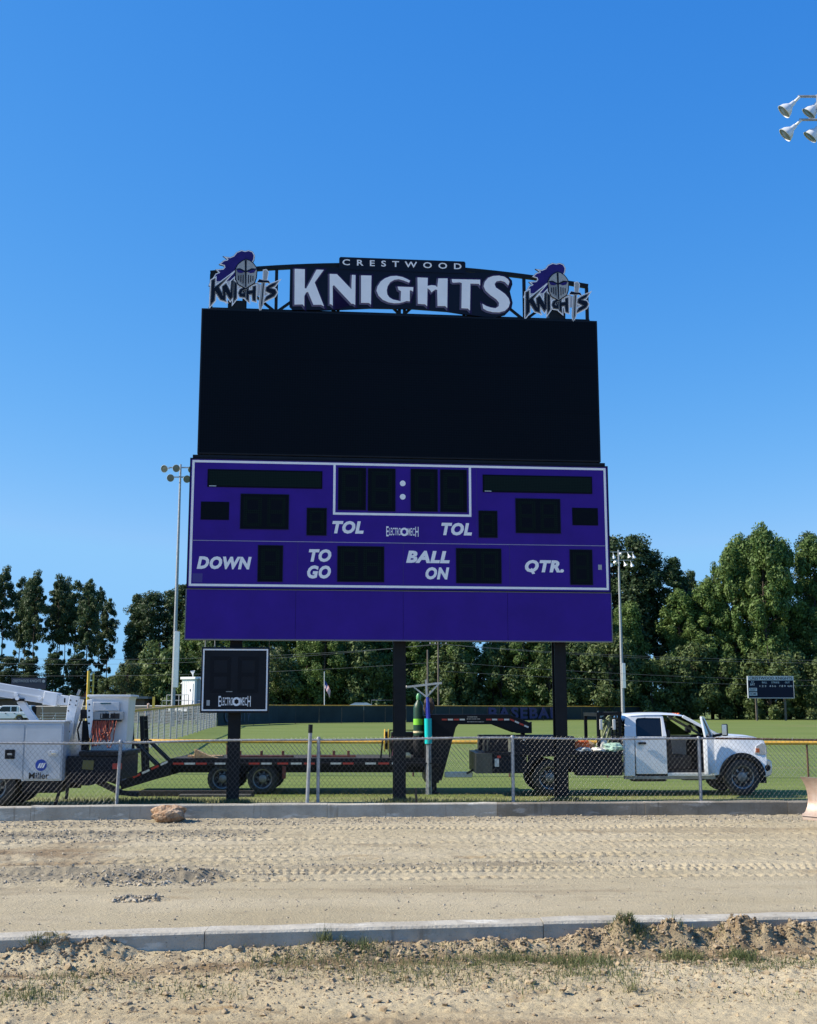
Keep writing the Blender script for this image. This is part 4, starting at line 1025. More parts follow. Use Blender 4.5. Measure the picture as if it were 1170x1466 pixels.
# front end
fe = MB(); fe.box(3.30, 3.63, .12, 1.88, .86, 1.25); fe.build('grille', M_BLACK, pk, bevel=.02)
for yy0, yy1 in ((-.005,.30),(1.70,2.005)):
    h_ = MB().prism([(3.30,1.02),(3.55,.99),(3.615,1.02),(3.60,1.24),(3.50,1.30),(3.34,1.22)], yy0, yy1).build('headlight', mat('lens', (.55,.57,.6), .1, .4), pk, bevel=.012)
    MB().box(3.33, 3.42, yy0-.012 if yy0 < 1 else yy1-.02, yy0+.02 if yy0 < 1 else yy1+.012, 1.06, 1.16).build('indicator', M_ORANGE, h_)
MB().prism([(3.42,.50),(3.56,.44),(3.70,.50),(3.73,.62),(3.72,.84),(3.60,.90),(3.42,.88)], .0, 2.0).build('front_bumper', mat('bumper_chrome', (.6,.6,.6), .25, .8), pk, bevel=.02)
for yy in (.02, 1.9): MB().lathe([(.07,-.012),(.085,0),(.085,.05)], 14, 'y', (3.60, yy-.03, .68)).build('fog_light', M_BLACK, pk)
MB().box(3.2, 3.6, .1, 1.9, .30, .47).build('air_dam', M_BLACK, pk)
# open door leaf
dl = empty('x'); bpy.data.objects.remove(dl)
def yd(z): return 0.0 if z < 1.45 else .14*(z-1.45)/.5
mb = MB()
pts = [(0,.56),(-1.02,.56),(-1.06,.75),(-1.06,1.45),(0,1.45)]
mb.prism(pts, -.05, .05)
leaf = mb.build('open_front_door', M_PAINT, pk, bevel=.015)
leaf.location = (2.235, -.0, 0); leaf.rotation_euler = (0, 0, R(66))
MB().prism([(-.06,.62),(-.98,.62),(-.98,1.40),(-.06,1.40)], .052, .075).build('door_trim', mat('door_trim_grey', (.20,.20,.21), .7, 0, .1, 5), leaf, bevel=.01)
MB().box(-.9, -.25, .076, .13, .98, 1.06).build('arm_rest', M_DARKINT, leaf, bevel=.01)
fr = MB()
fr.bar((-1.04,0,1.44),(-1.02,.09,1.93),.06,.05); fr.bar((-1.02,.09,1.93),(-.72,.09,1.925),.05,.05); fr.bar((-.72,.09,1.925),(-.02,0,1.47),.06,.05)
fr.build('window_frame', M_PAINT, leaf, bevel=.008)
MB().add([(-1.02,.01,1.45),(-.05,.01,1.45),(-.72,.085,1.91),(-1.0,.085,1.915),(-1.02,.02,1.45),(-.05,.02,1.45),(-.72,.095,1.91),(-1.0,.095,1.915)], [(0,1,2,3),(7,6,5,4),(0,4,5,1),(1,5,6,2),(2,6,7,3),(3,7,4,0)]).build('door_glass', MATS['clear_glass'], leaf)
mr = MB().box(-.26, -.10, -.42, -.28, 1.47, 1.77).build('mirror', M_BLACK, leaf, bevel=.03)
MB().box(-.27, -.262, -.405, -.295, 1.50, 1.75).build('mirror_glass', M_CHROME, mr)
MB().bar((-.18,-.28,1.52),(-.14,-.04,1.46),.05,.05).build('mirror_arm', M_BLACK, mr)
# far mirror
MB().box(2.10, 2.24, 2.02, 2.22, 1.50, 1.78).build('mirror', M_BLACK, pk, bevel=.03)
# interior
MB().box(.05, 2.35, .10, 1.90, .55, .62).build('cab_floor', M_DARKINT, pk)
MB().prism([(2.05,.62),(2.4,.62),(2.42,1.47),(2.2,1.47),(2.05,1.25)], .10, 1.90).build('dashboard', M_DARKINT, pk)
MB().box(1.09, 1.13, .09, 1.91, .62, 1.2).build('cab_partition', M_DARKINT, pk)
for yy in (.25, 1.12):
    s_ = MB().prism([(1.15,.62),(1.75,.62),(1.78,.98),(1.30,.95),(1.24,1.62),(1.12,1.62)], yy, yy+.6).build('seat', M_DARKINT, pk, bevel=.05)
    MB().box(1.10, 1.20, yy+.17, yy+.43, 1.64, 1.82).build('headrest', M_DARKINT, s_, bevel=.04)
MB().prism([(.25,.62),(.85,.62),(.85,.95),(.42,.95),(.34,1.6),(.22,1.6)], .2, 1.8).build('seat', M_DARKINT, pk, bevel=.05)
sw = MB(); sw.tube([(1.93+.07*sin(q)*-1, .55+.19*cos(q), 1.22+.18*sin(q)) for q in np.linspace(0, 2*pi, 17)], .016, 6, cap=False); sw.build('steering_wheel', M_DARKINT, pk, smooth=True)
# chassis and bed
mb = MB()
for yy in (.55, 1.33): mb.box(-3.6, 3.3, yy, yy+.10, .55, .78)
for xx in (-3.3,-2.4,-1.2,-.2,1.2,3.0): mb.box(xx, xx+.1, .65, 1.33, .58, .72)
mb.build('chassis', M_BLACK, pk)
for xx, zz in ((-1.88,.45),(2.96,.45)): MB().tube([(xx,.1,zz),(xx,1.9,zz)], .06).build('axle', M_BLACK, pk)
MB().box(.2, 1.1, .12, .5, .34, .52).build('fuel_tank', M_BLACK, pk, bevel=.05)
MB().box(1.5, 2.1, .2, .5, .36, .5).build('exhaust_can', M_BLACK, pk, bevel=.05)
MB().box(-3.58, -.06, -.16, 2.16, .985, 1.075).build('flatbed_deck', M_BLACKP, pk, bevel=.01)
MB().box(-1.22, -.08, -.14, .35, .50, .98).build('underbed_toolbox', M_BLACKP, pk, bevel=.01)
MB().box(-3.40, -2.46, -.14, .35, .56, .98).build('underbed_toolbox', M_BLACKP, pk, bevel=.01)
MB().prism([(-2.44,.60)] + arch(-1.88,.45,.55,165,15) + [(-1.25,.60),(-1.25,.98),(-2.44,.98)], -.13, -.09).build('bed_skirt', M_BLACKP, pk)
MB().box(-3.74, -3.33, -.18, -.145, .56, 1.05).build('tail_panel', M_GREYBOX, pk, bevel=.006)
MB().box(-3.74, -3.59, -.144, 2.16, .56, 1.05).build('tail_board', M_BLACKP, pk)
MB().box(-3.27, -3.16, -.172, -.145, .72, .92).build('work_lamp', M_REFW, pk, bevel=.01)
MB().box(-3.20, -3.12, -.172, -.145, .93, .99).build('tail_lamp', M_RED, pk)
MB().box(-3.52, -1.25, -.10, .42, 1.08, 1.46).build('deck_toolbox', M_BLACKP, pk, bevel=.012)
MB().box(-3.46, -3.42, -.105, -.10, 1.1, 1.44).build('box_strap', M_GREYBOX, pk); MB().box(-2.92, -2.86, -.106, -.101, 1.08, 1.45).build('box_strap', M_TAN, pk)
MB().box(-2.55, -2.50, -.13, -.101, 1.36, 1.42).build('box_latch', M_ALU, pk)
MB().box(-3.52, -1.25, 1.6, 2.1, 1.08, 1.46).build('deck_toolbox', M_BLACKP, pk, bevel=.012)
MB().lathe([(.06,1.075),(.06,1.13),(.05,1.18),(0,1.2)], 12, 'z', (-2.02, 1.0, 0)).build('gooseneck_ball', M_CHROME, pk)
tb = MB().box(-4.46, -3.74, .9, 1.05, .40, .54).build('tow_bar', M_ALU, pk, bevel=.012)
text('BAYA', (-4.44, .435, -4.10, .51), M_REFW, tb, .894, bold=.02)
MB().bar((-3.9,.86,.50),(-3.7,.86,.62),.05).build('hitch_chain', M_BLACK, pk)
# headache rack
hr = MB()
for xx in (-.62, -.08):
    for yy in (.05, 1.95): hr.box(xx-.04, xx+.04, yy-.04, yy+.04, 1.076, 1.98)
for yy in (.05, 1.95): hr.bar((-.66,yy,2.0),(-.04,yy,2.03),.07)
hr.bar((-.62,.0,2.0),(-.62,2.0,2.0),.09); hr.bar((-.08,.0,2.02),(-.08,2.0,2.02),.10)
for k in range(9): hr.bar((-.08,.1,1.18+.09*k),(-.08,1.9,1.18+.09*k),.012,.05)
for yy in (.05,): 
    for k in range(4): hr.bar((-.32,yy,1.16+.16*k),(-.1,yy,1.20+.16*k),.025,.03)
for yy in (.5,1.0,1.5): hr.box(-.1,-.06,yy-.03,yy+.03,1.08,2.0)
hr.build('headache_rack', M_BLACK, pk)
for xx in (-.56, -.23): MB().box(xx-.035, xx+.035, -.02, .03, 1.62, 1.88).build('work_lamp', M_REFW, pk, bevel=.01)
wheel(pk, 2.96, .10, .455, .455, .26, .10)
wheel(pk, 2.96, 1.90, .455, .455, .26, .10, far=True)
wheel(pk, -1.88, .04, .445, .445, .25, .16); wheel(pk, -1.88, .34, .445, .445, .25, .16)
wheel(pk, -1.88, 1.96, .445, .445, .25, .16, far=True); wheel(pk, -1.88, 1.66, .445, .445, .25, .16, far=True)
pk.scale = (.965,)*3
pkM = Matrix.Translation((5.22, 29.32, 0)) @ Matrix.Rotation(R(1.2), 4, 'Z') @ Matrix.Scale(.965, 4)
def on_pk(x, y, z): return tuple(pkM @ Vector((x, y, z)))

def lump(name, m, sx, sy, sz, seed, loc, amp=.45, sub=3, cell=.5):
    bm = bmesh.new(); bmesh.ops.create_icosphere(bm, subdivisions=sub, radius=1.0)
    for v in bm.verts:
        p = v.co; k = 1 + amp*float(vnoise(np.array([[p.x*1.1+p.z*.7+7]]), np.array([[p.y+p.z*.9+3]]), cell, seed)[0,0]) + amp*.5*float(vnoise(np.array([[p.x+p.z]]), np.array([[p.y-p.z]]), cell*.4, seed+1)[0,0])
        v.co = (p.x*sx*k, p.y*sy*k, max(p.z*sz*k, -sz*.85))
    me = bpy.data.meshes.new(name); bm.to_mesh(me); bm.free(); me.materials.append(m)
    me.polygons.foreach_set('use_smooth', [True]*len(me.polygons)); me.set_sharp_from_angle(angle=R(40))
    o = bpy.data.objects.new(name, me); COL.objects.link(o); o.location = (loc[0], loc[1], loc[2] + sz*.85)
    return o
oc = empty('orange_case', on_pk(-1.02, .35, 1.075), R(4), 'orange plastic tool case standing on the flatbed deck', 'tool case')
MB().prism([(-.2,.002),(.2,.002),(.18,.20),(-.18,.20)], -.12, .12).build('case_body', M_ORANGE, oc, bevel=.02)
MB().prism([(-.19,.205),(.19,.205),(.17,.26),(-.17,.26)], -.12, .12).build('case_lid', M_ORANGE, oc, bevel=.02); MB().tube([(-.08,0,.255),(-.07,0,.30),(.07,0,.30),(.08,0,.255)], .012).build('handle', M_BLACK, oc)
tag(lump('crumpled_bag', M_BAGW, .13, .15, .17, 5, on_pk(-.52, .15, 1.075)), 'crumpled white plastic bag slumped against the headache rack', 'bag')
tag(lump('crumpled_bag', M_BAGG, .22, .14, .11, 8, on_pk(-.27, -.02, 1.075), .7), 'white and mint green plastic sack lying on the flatbed edge', 'bag')
tag(lump('crumpled_bag', M_BAGW, .20, .13, .06, 12, on_pk(-.62, -.02, 1.075), .6), 'flat white plastic sheet bundled at the flatbed edge', 'plastic sheet')
tag(lump('cardboard_scrap', mat('cardboard', (.42,.31,.19), .9, 0, .2, 8), .16, .16, .13, 15, on_pk(-.78, .62, 1.075), .5), 'crushed brown cardboard beside the orange case', 'cardboard')
tag(lump('grey_tarp', mat('grey_tarp', (.42,.45,.44), .6, 0, .3, 12), .20, .12, .06, 18, on_pk(-1.0, -.0, 1.075), .6), 'small grey tarpaulin folded in front of the orange case', 'tarpaulin')
hz = empty('garden_hose_coil', on_pk(-.38, .30, 1.075), 0, 'green and white tangle of hoses stacked inside the headache rack', 'hose')
mb = MB()
for k in range(5): mb.tube([(.10*cos(q)*(1+.1*k), .08*sin(q)+.02*k, .40+.34*sin(q*1.0+k*.6)+.03*k) for q in np.linspace(0, 2*pi, 19)], .02, 6, cap=False)
mb.build('hose_loops', mat('olive_hose', (.20,.24,.12), .6, 0, .2, 10), hz, smooth=True)
MB().tube([(.05,0,.0),(.0,.02,.4),(.12,.05,.78)], .02, 6).build('hose_end', M_BAGW, hz, smooth=True)

# ------------------------------------------------------------------ gooseneck trailer
tx = -2.46
tr_ = empty('gooseneck_trailer', (tx, 29.75, 0), R(1.0), 'long black gooseneck flatbed trailer with red and white reflective tape', 'trailer')
mb = MB(); 
for yy in (.0, 2.3): mb.box(-3.36, 3.3, yy, yy+.10, .68, .87)
for yy in (.55, 1.75): mb.box(-3.36, 3.3, yy, yy+.12, .50, .68)
for k in range(16): mb.box(-3.3+.42*k, -3.22+.42*k, .102, 2.298, .685, .82)
mb.build('frame', M_BLACK, tr_)
for k in range(12): MB().box(-3.36, 2.95, .12+.181*k, .12+.181*k+.172, .835, .868).build('deck_plank', M_OLDWOOD, tr_)
MB().tube([(-3.3,-.03,.745),(3.2,-.03,.745)], .022).build('rub_rail', M_BLACK, tr_)
for yy in (.0, 1.12, 2.28): MB().prism([(-3.365,.86),(-3.365,.46),(-3.75,.36),(-4.55,.12),(-4.58,.30),(-4.1,.55)], yy, yy+.12).build('dovetail', M_BLACK, tr_)
dk = MB(); dk.add([(-3.365,.122,.866),(-3.365,2.278,.866),(-4.1,2.278,.556),(-4.1,.122,.556),(-4.58,2.278,.306),(-4.58,.122,.306)], [(0,1,2,3),(3,2,4,5)]); dk.build('dovetail_deck', M_OLDWOOD, tr_)
for i, xx in enumerate((-3.30,-3.02,-2.74,-2.28,-1.45,-1.15,-.75,-.42,-.10,.55,.85,1.40,1.72,2.05)):
    MB().box(xx, xx+.26, -.056, -.0525, .722, .768).build('reflector_tape', M_RED if i % 2 == 0 else M_REFW, tr_)
for i in range(4):
    a = Vector((-3.42, 0, .80)); b = Vector((-4.3, 0, .40)); d = b - a
    MB().bar(a + d*(.02+.25*i) + Vector((0,-.004,0)), a + d*(.02+.25*i+.2) + Vector((0,-.004,0)), .05, .006).build('reflector_tape', M_RED if i % 2 else M_REFW, tr_)
# ramps standing upright on the tail
for yy, lean, xo in ((.25, -.10, -4.42), (1.75, -.12, -4.35)):
    mb = MB()
    for dy in (0, .5): mb.bar((xo, yy+dy, .25), (xo+lean, yy+dy, 1.88), .10, .06)
    for k in range(7): mb.bar((xo+lean*(k+.5)/7, yy, .25+1.63*(k+.5)/7), (xo+lean*(k+.5)/7, yy+.5, .25+1.63*(k+.5)/7), .07, .03)
    rp = mb.build('loading_ramp', M_BLACK, tr_)
    MB().bar((xo+.03, yy, 1.30), (xo+.75, yy, .62), .07, .05).build('ramp_brace', M_BLACK, rp); MB().bar((xo+.02, yy+.5, 1.25), (xo+.72, yy+.5, .60), .06, .05).build('ramp_brace', M_BLACK, rp)
MB().bar((-4.62,.1,.28),(-4.62,2.3,.28),.12).build('tail_bar', M_BLACK, tr_)
MB().bar((-4.5,.3,.20),(-4.9,.3,.33),.09).build('tail_hook', M_BLACK, tr_)
for xx in (-2.10, -1.12):
    wheel(tr_, xx, .14, .375, .375, .22, .13); wheel(tr_, xx, .40, .375, .375, .22, .13)
    wheel(tr_, xx, 2.28, .375, .375, .22, .13, far=True); wheel(tr_, xx, 2.02, .375, .375, .22, .13, far=True)
    MB().tube([(xx,.2,.375),(xx,2.2,.375)], .055).build('axle', M_BLACK, tr_)
    MB().box(xx-.35, xx+.35, .52, .60, .44, .50).build('leaf_spring', M_BLACK, tr_)
MB().box(-.63, -.55, -.02, .08, .38, .68).build('mud_flap', mat('red_oxide', (.18,.04,.03), .7), tr_)
# gooseneck
for yy in (.55, 1.75):
    MB().prism([(2.98,1.93),(5.0,1.93),(5.52,1.73),(5.58,1.75),(5.58,1.46),(5.2,1.46),(4.62,1.68),(3.72,1.68),(3.66,1.60),(3.30,.30),(2.98,.30)], yy, yy+.12).build('neck_beam', M_BLACKP, tr_, bevel=.008)
mb = MB(); mb.box(2.99, 3.25, .672, 1.748, .5, 1.9); mb.box(4.0,4.1,.672,1.748,1.72,1.88); mb.box(5.3,5.56,.672,1.748,1.5,1.7); mb.build('neck_crossmember', M_BLACK, tr_)
MB().prism([(2.86,.30),(2.979,.30),(2.979,1.90),(2.86,1.90)], .0, 2.4).build('bulkhead', M_BLACK, tr_)
MB().tube([(5.42,1.21,1.18),(5.42,1.21,1.52)], .06).build('coupler', M_BLACK, tr_)
for i, xx in enumerate((3.30,3.45,3.60,3.75)): MB().box(xx+.01, xx+.14, .544, .549, 1.78, 1.82).build('reflector_tape', M_RED if i % 2 == 0 else M_REFW, tr_)
for i, xx in enumerate((4.42,4.57,4.72,4.87)): MB().box(xx+.01, xx+.14, .544, .549, 1.78, 1.82).build('reflector_tape', M_RED if i % 2 == 0 else M_REFW, tr_)
for i in range(4):
    a = Vector((5.03,.545,1.81)); d = Vector((.48,0,-.21))
    MB().bar(a+d*(.25*i), a+d*(.25*i+.22), .04, .005).build('reflector_tape', M_RED if i % 2 == 0 else M_REFW, tr_)
for k, (a, b, z) in enumerate(((3.96,4.20,1.865),(3.94,4.28,1.815),(3.95,4.36,1.745))):
    mb = MB(); x_ = a
    while x_ < b: w_ = random.uniform(.012,.03); mb.box(x_, x_+w_, .545, .549, z-.012, z+.012); x_ += w_ + random.uniform(.006,.02)
    mb.build('worn_lettering', M_GREYV, tr_)
for yy in (.25, 2.0):
    MB().box(3.02, 3.22, yy, yy+.18, .26, .62).tube([(3.12, yy+.09, .0), (3.12, yy+.09, .3)], .045).lathe([(.12,0),(.12,.03),(.03,.04)], 12, 'z', (3.12, yy+.09, 0)).build('landing_leg', M_BLACK, tr_)
trM = Matrix.Translation((tx, 29.75, 0)) @ Matrix.Rotation(R(1.0), 4, 'Z')
def on_tr(x, y, z): return tuple(trM @ Vector((x, y, z)))
gc = empty('gas_cylinder', on_tr(2.72, .30, .872), 0, 'dark green gas cylinder with lime label strapped upright on the trailer', 'gas cylinder')
MB().lathe([(.13,0),(.137,.02),(.137,.52),(0.132,.54)], 20, 'z').build('lower_sleeve', M_BLACK, gc, smooth=True)
MB().lathe([(.125,.50),(.132,.56),(.132,1.20),(.118,1.29),(.075,1.36),(.05,1.40),(.045,1.44),(0,1.44)], 20, 'z').build('cylinder', M_DKGREEN, gc, smooth=True)
MB().lathe([(.134,.80),(.134,.95)], 20, 'z').build('label_band', M_LIME, gc, smooth=True)
MB().lathe([(.05,1.41),(.062,1.44),(.06,1.52),(.035,1.57),(0,1.58)], 14, 'z').build('valve_cap', mat('cap_green', (.10,.32,.14), .4), gc, smooth=True)
MB().lathe([(.133,.60),(.136,.61),(.136,.64),(.133,.65)], 20, 'z').build('strap', M_TAN, gc)
tt = empty('teal_tube', on_tr(2.98-.03, -.06, 0), 0, 'bright teal tube standing upright with blue straps in front of the trailer bulkhead', 'tube')
MB().tube([(0,0,1.22),(-.01,0,1.83)], .09, 16).build('sleeve', M_TEAL, tt, smooth=True)
MB().tube([(0,0,.0),(0,0,1.2)], .03, 8).tube([(.06,.03,0),(.05,.03,1.2)], .018, 8).tube([(-.05,.03,0),(-.04,.03,1.2)], .018, 8).build('stand_rod', M_GALV, tt)
MB().tube([(.0,-.02,1.83),(-.02,-.02,2.35)], [.05,.035], 8).tube([(-.04,-.03,1.83),(-.05,-.03,2.1)], .02, 6).build('strap_bundle', M_BLUE, tt, smooth=True)
mb = MB(); mb.bar((-.03,0,2.2),(-.06,0,2.78),.045); mb.bar((-.55,0,2.60),(.34,0,2.70),.05); mb.bar((-.05,0,2.36),(-.36,0,2.60),.035); mb.bar((-.04,0,2.36),(.25,0,2.67),.035); mb.bar((-.3,.25,2.62),(.2,.25,2.70),.04)
mb.build('cross_frame', M_ALU, tt)
MB().lathe([(.035,-.03),(.035,.03)], 10, 'x', (-.56,0,2.60)).build('frame_cap', M_BAGW, tt)
tag(lump('canvas_tool_bag', mat('brown_canvas', (.055,.04,.035), .9, 0, .3, 8), .13, .11, .22, 31, on_tr(2.97, .12, 1.94), .5), 'dark canvas bag hung behind the blue straps', 'tool bag')
rl = empty('strap_reel', on_tr(1.92, .25, .872), 0, 'yellow rimmed cable reel beside the middle scoreboard post', 'reel')
MB().lathe([(.08,-.06),(.27,-.06),(.28,-.05),(.28,-.035),(.10,-.03),(.10,.03),(.28,.035),(.28,.05),(.08,.06)], 24, 'x', (0,0,.42)).build('reel_drum', M_YELLOW, rl, smooth=True)
MB().lathe([(.11,-.028),(.22,-.028),(.22,.028),(.11,.028)], 20, 'x', (0,0,.42)).build('cable_turns', M_BLACK, rl)
mb = MB(); mb.bar((-.1,0,.42),(-.14,0,0),.04); mb.bar((.1,0,.42),(.14,0,0),.04); mb.bar((-.14,-.15,.02),(-.14,.15,.02),.04); mb.bar((.14,-.15,.02),(.14,.15,.02),.04); mb.bar((-.12,0,.42),(.12,0,.42),.03); mb.build('reel_stand', M_BLACK, rl)
MB().tube([(.15,-.08,.52),(.19,-.10,.3),(.15,-.1,.05)], .025, 6).build('ratchet_strap', M_PINKS, rl, smooth=True)
tag(lump('work_glove', M_TAN, .12, .08, .07, 41, on_tr(2.42, .1, .872), .6), 'pale tan rag crumpled at the foot of the gas cylinder', 'rag')
tb_ = empty('generator_box', on_tr(2.38, .85, .872), 0, 'black equipment box on the trailer behind the middle scoreboard post', 'equipment box')
MB().box(-.35,.30,-.2,.3,.05,.62).build('housing', M_BLACK, tb_, bevel=.03); [MB().tube([(-.38,q,0),(-.38,q,.66),(.33,q,.66),(.33,q,0)], .015).build('tube_frame', M_BLACK, tb_) for q in (-.24,.34)]
for i, (x0, y0, L, a, zz, mm) in enumerate(((-2.55,.45,.75,6,.872,M_WOOD),(-2.62,.75,.9,-5,.872,M_WOOD),(-1.2,.5,1.6,2,.872,None),(.6,.6,1.1,-2,.872,None))):
    mm2 = mm or mat('rusty_angle_iron', (.16,.055,.04), .8, 0, .4, 6)
    mb = MB(); mb.box(-L/2, L/2, -.07, .07, 0, .05 if mm else .05)
    if not mm:
        for k in range(3): mb.box(-L/2+L*(k+.5)/3-.03, -L/2+L*(k+.5)/3+.03, -.05, .05, .05, .16)
    o = mb.build('wood_offcut' if mm else 'iron_angle', mm2, None, bevel=.005); o.location = on_tr(x0, y0, zz); o.rotation_euler = (0, R(0), R(a))
    tag(o, ('sawn timber offcut lying on the trailer deck over the axles, front one', 'sawn timber offcut lying on the trailer deck over the axles, rear one', 'rusty red iron angle with brackets on the trailer deck over the wheels', 'rusty red iron angle with brackets on the trailer deck ahead of the wheels')[i], 'timber' if mm else 'iron angle')
o = MB().prism([(-.32,0),(.28,0),(.02,.07),(-.30,.22)], -.1, .1).build('wood_wedge', M_WOOD, None, bevel=.01); o.location = on_tr(-2.5, .18, .872)
tag(o, 'tan wooden wedge on the near edge of the trailer deck', 'wood wedge')
for i, (x0, y0, L, w_, h_) in enumerate(((-5.2,29.2,3.0,.14,.13),(-4.6,29.0,1.7,.2,.06))):
    o = MB().box(-L/2, L/2, -w_/2, w_/2, .0, h_).build('steel_beam' if i == 0 else 'ground_plank', M_OLDWOOD if i == 0 else mat('grey_plank', (.10,.095,.08), .9, 0, .3, 5), None, bevel=.006)
    o.location = (x0, y0, 0); tag(o, ('long dark beam lying on the grass below the trailer tail', 'thin grey plank lying on the grass in front of the dark beam')[i], 'beam' if i == 0 else 'plank')

# ------------------------------------------------------------------ bucket truck
bt = empty('bucket_truck', (-7.20, 25.2, 0), R(2.0), 'white service bucket truck with folded boom and blue round logo on its side', 'bucket truck')
pan = [(-6.2,.62),(-2.16,.62)] + arch(-1.50,.50,.66,168,11) + [(-.82,.62),(0,.62),(0,1.87),(-6.2,1.87)]
MB().prism(pan, .0, .5).build('body_side', M_PAINTG, bt, bevel=.008)
MB().prism([(-6.2,.62),(-2.16,.62)] + arch(-1.50,.50,.66,168,11) + [(-.82,.62),(0,.62),(0,1.87),(-6.2,1.87)], 1.9, 2.4).build('body_side', M_PAINTG, bt, bevel=.008)
MB().box(-6.25, .035, -.03, .55, 1.872, 1.915).build('top_lip', M_PAINTW, bt, bevel=.008)
for x0, x1 in ((-.81,-.03),(-2.0,-.85),(-3.6,-2.05),(-5.9,-3.7)):
    if x1 > -1: q = [(x0,.66),(x1,.66),(x1,1.82),(x0,1.82)]
    elif x1 > -1.2: q = [(x0,1.22),(-1.06,1.08),(-.90,.90),(x1,.80),(x1,1.82),(x0,1.82)]
    else: q = [(x0,.66 if x1 < -2.1 else 1.25),(x1,.66 if x1 < -2.1 else 1.25),(x1,1.82),(x0,1.82)]
    MB().prism(q, -.022, -.001).build('locker_door', M_PAINTG, bt, bevel=.006)
for c, w_, h_, m_ in (((-1.13,1.19),.215,.20,M_BLACK),((-.19,1.21),.20,.115,M_ALU)):
    la = MB().box(c[0]-w_/2, c[0]+w_/2, -.036, -.0225, c[1]-h_/2, c[1]+h_/2).build('latch', m_, bt, bevel=.02)
    MB().box(c[0]-.05, c[0]+.05, -.05, -.037, c[1]-.02, c[1]+.02).build('latch_handle', M_GREYV if m_ is M_BLACK else M_CHROME, la, bevel=.005)
cx, cz = -.447, .955
lg = MB().lathe([(0,0),(.124,0),(.124,.003),(0,.003)], 32, 'y', (cx, -.0262, cz)).build('logo_disc', M_LBLUE, bt)
for k in range(3):
    a = -.075 + .048*k; plate('logo_stripe', [(cx+a,cz-.06),(cx+a+.034,cz-.06),(cx+a+.075,cz+.045),(cx+a+.041,cz+.045)], M_WHITEV, lg, -.0292, .003)
plate('logo_bar', [(cx+.055,cz+.035),(cx+.105,cz+.035),(cx+.11,cz+.047),(cx+.06,cz+.047)], M_WHITEV, lg, -.0292, .0026)
text('Miller', (-.70, .665, -.262, .80), M_BLACK, bt, -.0262, bold=.018, name='lettering')
MB().prism(arch(-1.50,.50,.70,170,10,16) + arch(-1.50,.50,.66,10,170,16), -.02, .02).build('arch_trim', M_ALU, bt)
MB().box(-6.2, -.05, .5, 1.9, .60, 1.84).build('body_core', M_PAINTG, bt)
MB().box(-6.8, .25, .7, .82, .42, .6).box(-6.8, .25, 1.6, 1.72, .42, .6).box(-.85, -.05, .05, .7, .36, .60).build('chassis', M_BLACK, bt, bevel=.01)
wheel(bt, -1.50, .16, .505, .505, .28, .14); wheel(bt, -1.50, .48, .505, .505, .28, .14); wheel(bt, -1.50, 2.24, .505, .505, .28, .14, far=True)
wheel(bt, -6.3, .16, .505, .505, .28, .06); wheel(bt, -6.3, 2.24, .505, .505, .28, .06, far=True)
MB().tube([(-1.5,.2,.505),(-1.5,2.2,.505)], .07).tube([(-6.3,.2,.505),(-6.3,2.2,.505)], .07).build('axle', M_BLACK, bt)
MB().prism([(-6.3,1.06),(-6.3,2.4),(-6.7,2.5),(-7.6,2.45),(-8.1,1.75),(-9.2,1.55),(-9.3,.6),(-6.95,.6),(-6.9,.95),(-6.4,1.06)], .15, 2.25).build('cab', M_PAINTW, bt, bevel=.05)
for yy in (.14, 2.24): MB().prism([(-6.6,1.75),(-6.6,2.3),(-7.5,2.3),(-7.85,1.75)], yy, yy+.02).build('cab_window', M_GLASS, bt)
# rear deck
MB().prism([(.04,.58),(.55,.50),(.78,.56),(1.24,.62),(1.24,1.13),(.04,1.14)], .25, 2.15).build('rear_deck', M_BLACKP, bt, bevel=.012)
MB().box(.30, 1.30, .2, 2.1, 1.145, 1.24).build('step_plate', M_BLACK, bt, bevel=.01)
MB().box(1.05, 1.245, .2, .249, .86, .98).build('tail_lamp', M_RED, bt)
MB().prism([(.38,.86),(.62,.84),(.64,1.04),(.40,1.05)], .22, .249).build('warning_plate', mat('olive_plate', (.12,.11,.03), .6), bt)
MB().bar((.0,.1,.62),(-.15,.1,.03),.06,.05).bar((.13,.1,.60),(.10,.1,.22),.06,.05).build('outrigger_leg', M_BLACK, bt)
MB().box(-.30, .05, .0, .2, .0, .035).build('outrigger_pad', M_BLACK, bt)
MB().bar((.62,.4,.62),(1.22,.4,.34),.12,.1).bar((1.22,.4,.34),(1.6,.4,.30),.10,.1).build('tow_hitch', M_BLACK, bt)
bt.scale = (.953,)*3
# boom
KB = 26.0*.985/1700
def at_bt(px, py): return (((px-585)*KB + 7.2)/.953, (2.05 - (py-1016)*KB)/.953)
B = [at_bt(*p) for p in ((-90,963.5),(68,990),(65,1007.5),(-90,984))]
bm_ = MB().prism(B, .75, 1.08).build('boom', M_PAINTG, bt, bevel=.012)
b0, b1 = at_bt(-80,973.5), at_bt(60,998)
MB().bar((b0[0],.742,b0[1]),(b1[0],.742,b1[1]),.03,.02).build('boom_pipe', M_PAINTW, bm_)
MB().prism([at_bt(*p) for p in ((66,990),(85,993),(83,1011.5),(64,1008.5))], .70, 1.13).build('boom_collar', M_PAINTW, bm_, bevel=.012)
ext_ = MB().prism([at_bt(*p) for p in ((84,995),(104,997.5),(102,1010.5),(83,1009))], .80, 1.03).build('boom_extension', M_PAINTW, bt, bevel=.008)
p_ = at_bt(94,1003); MB().box(p_[0]-.015,p_[0]+.015,.794,.799,p_[1]-.05,p_[1]+.05).build('warning_mark', M_BLACK, ext_)
for px_, py_ in ((26,995),(28,1000),(60,1000)):
    p_ = at_bt(px_,py_); MB().lathe([(.045,-.04),(.05,-.02),(.05,.05)], 10, 'y', (p_[0], .73, p_[1])).build('boom_pin', M_PAINTW, bm_)
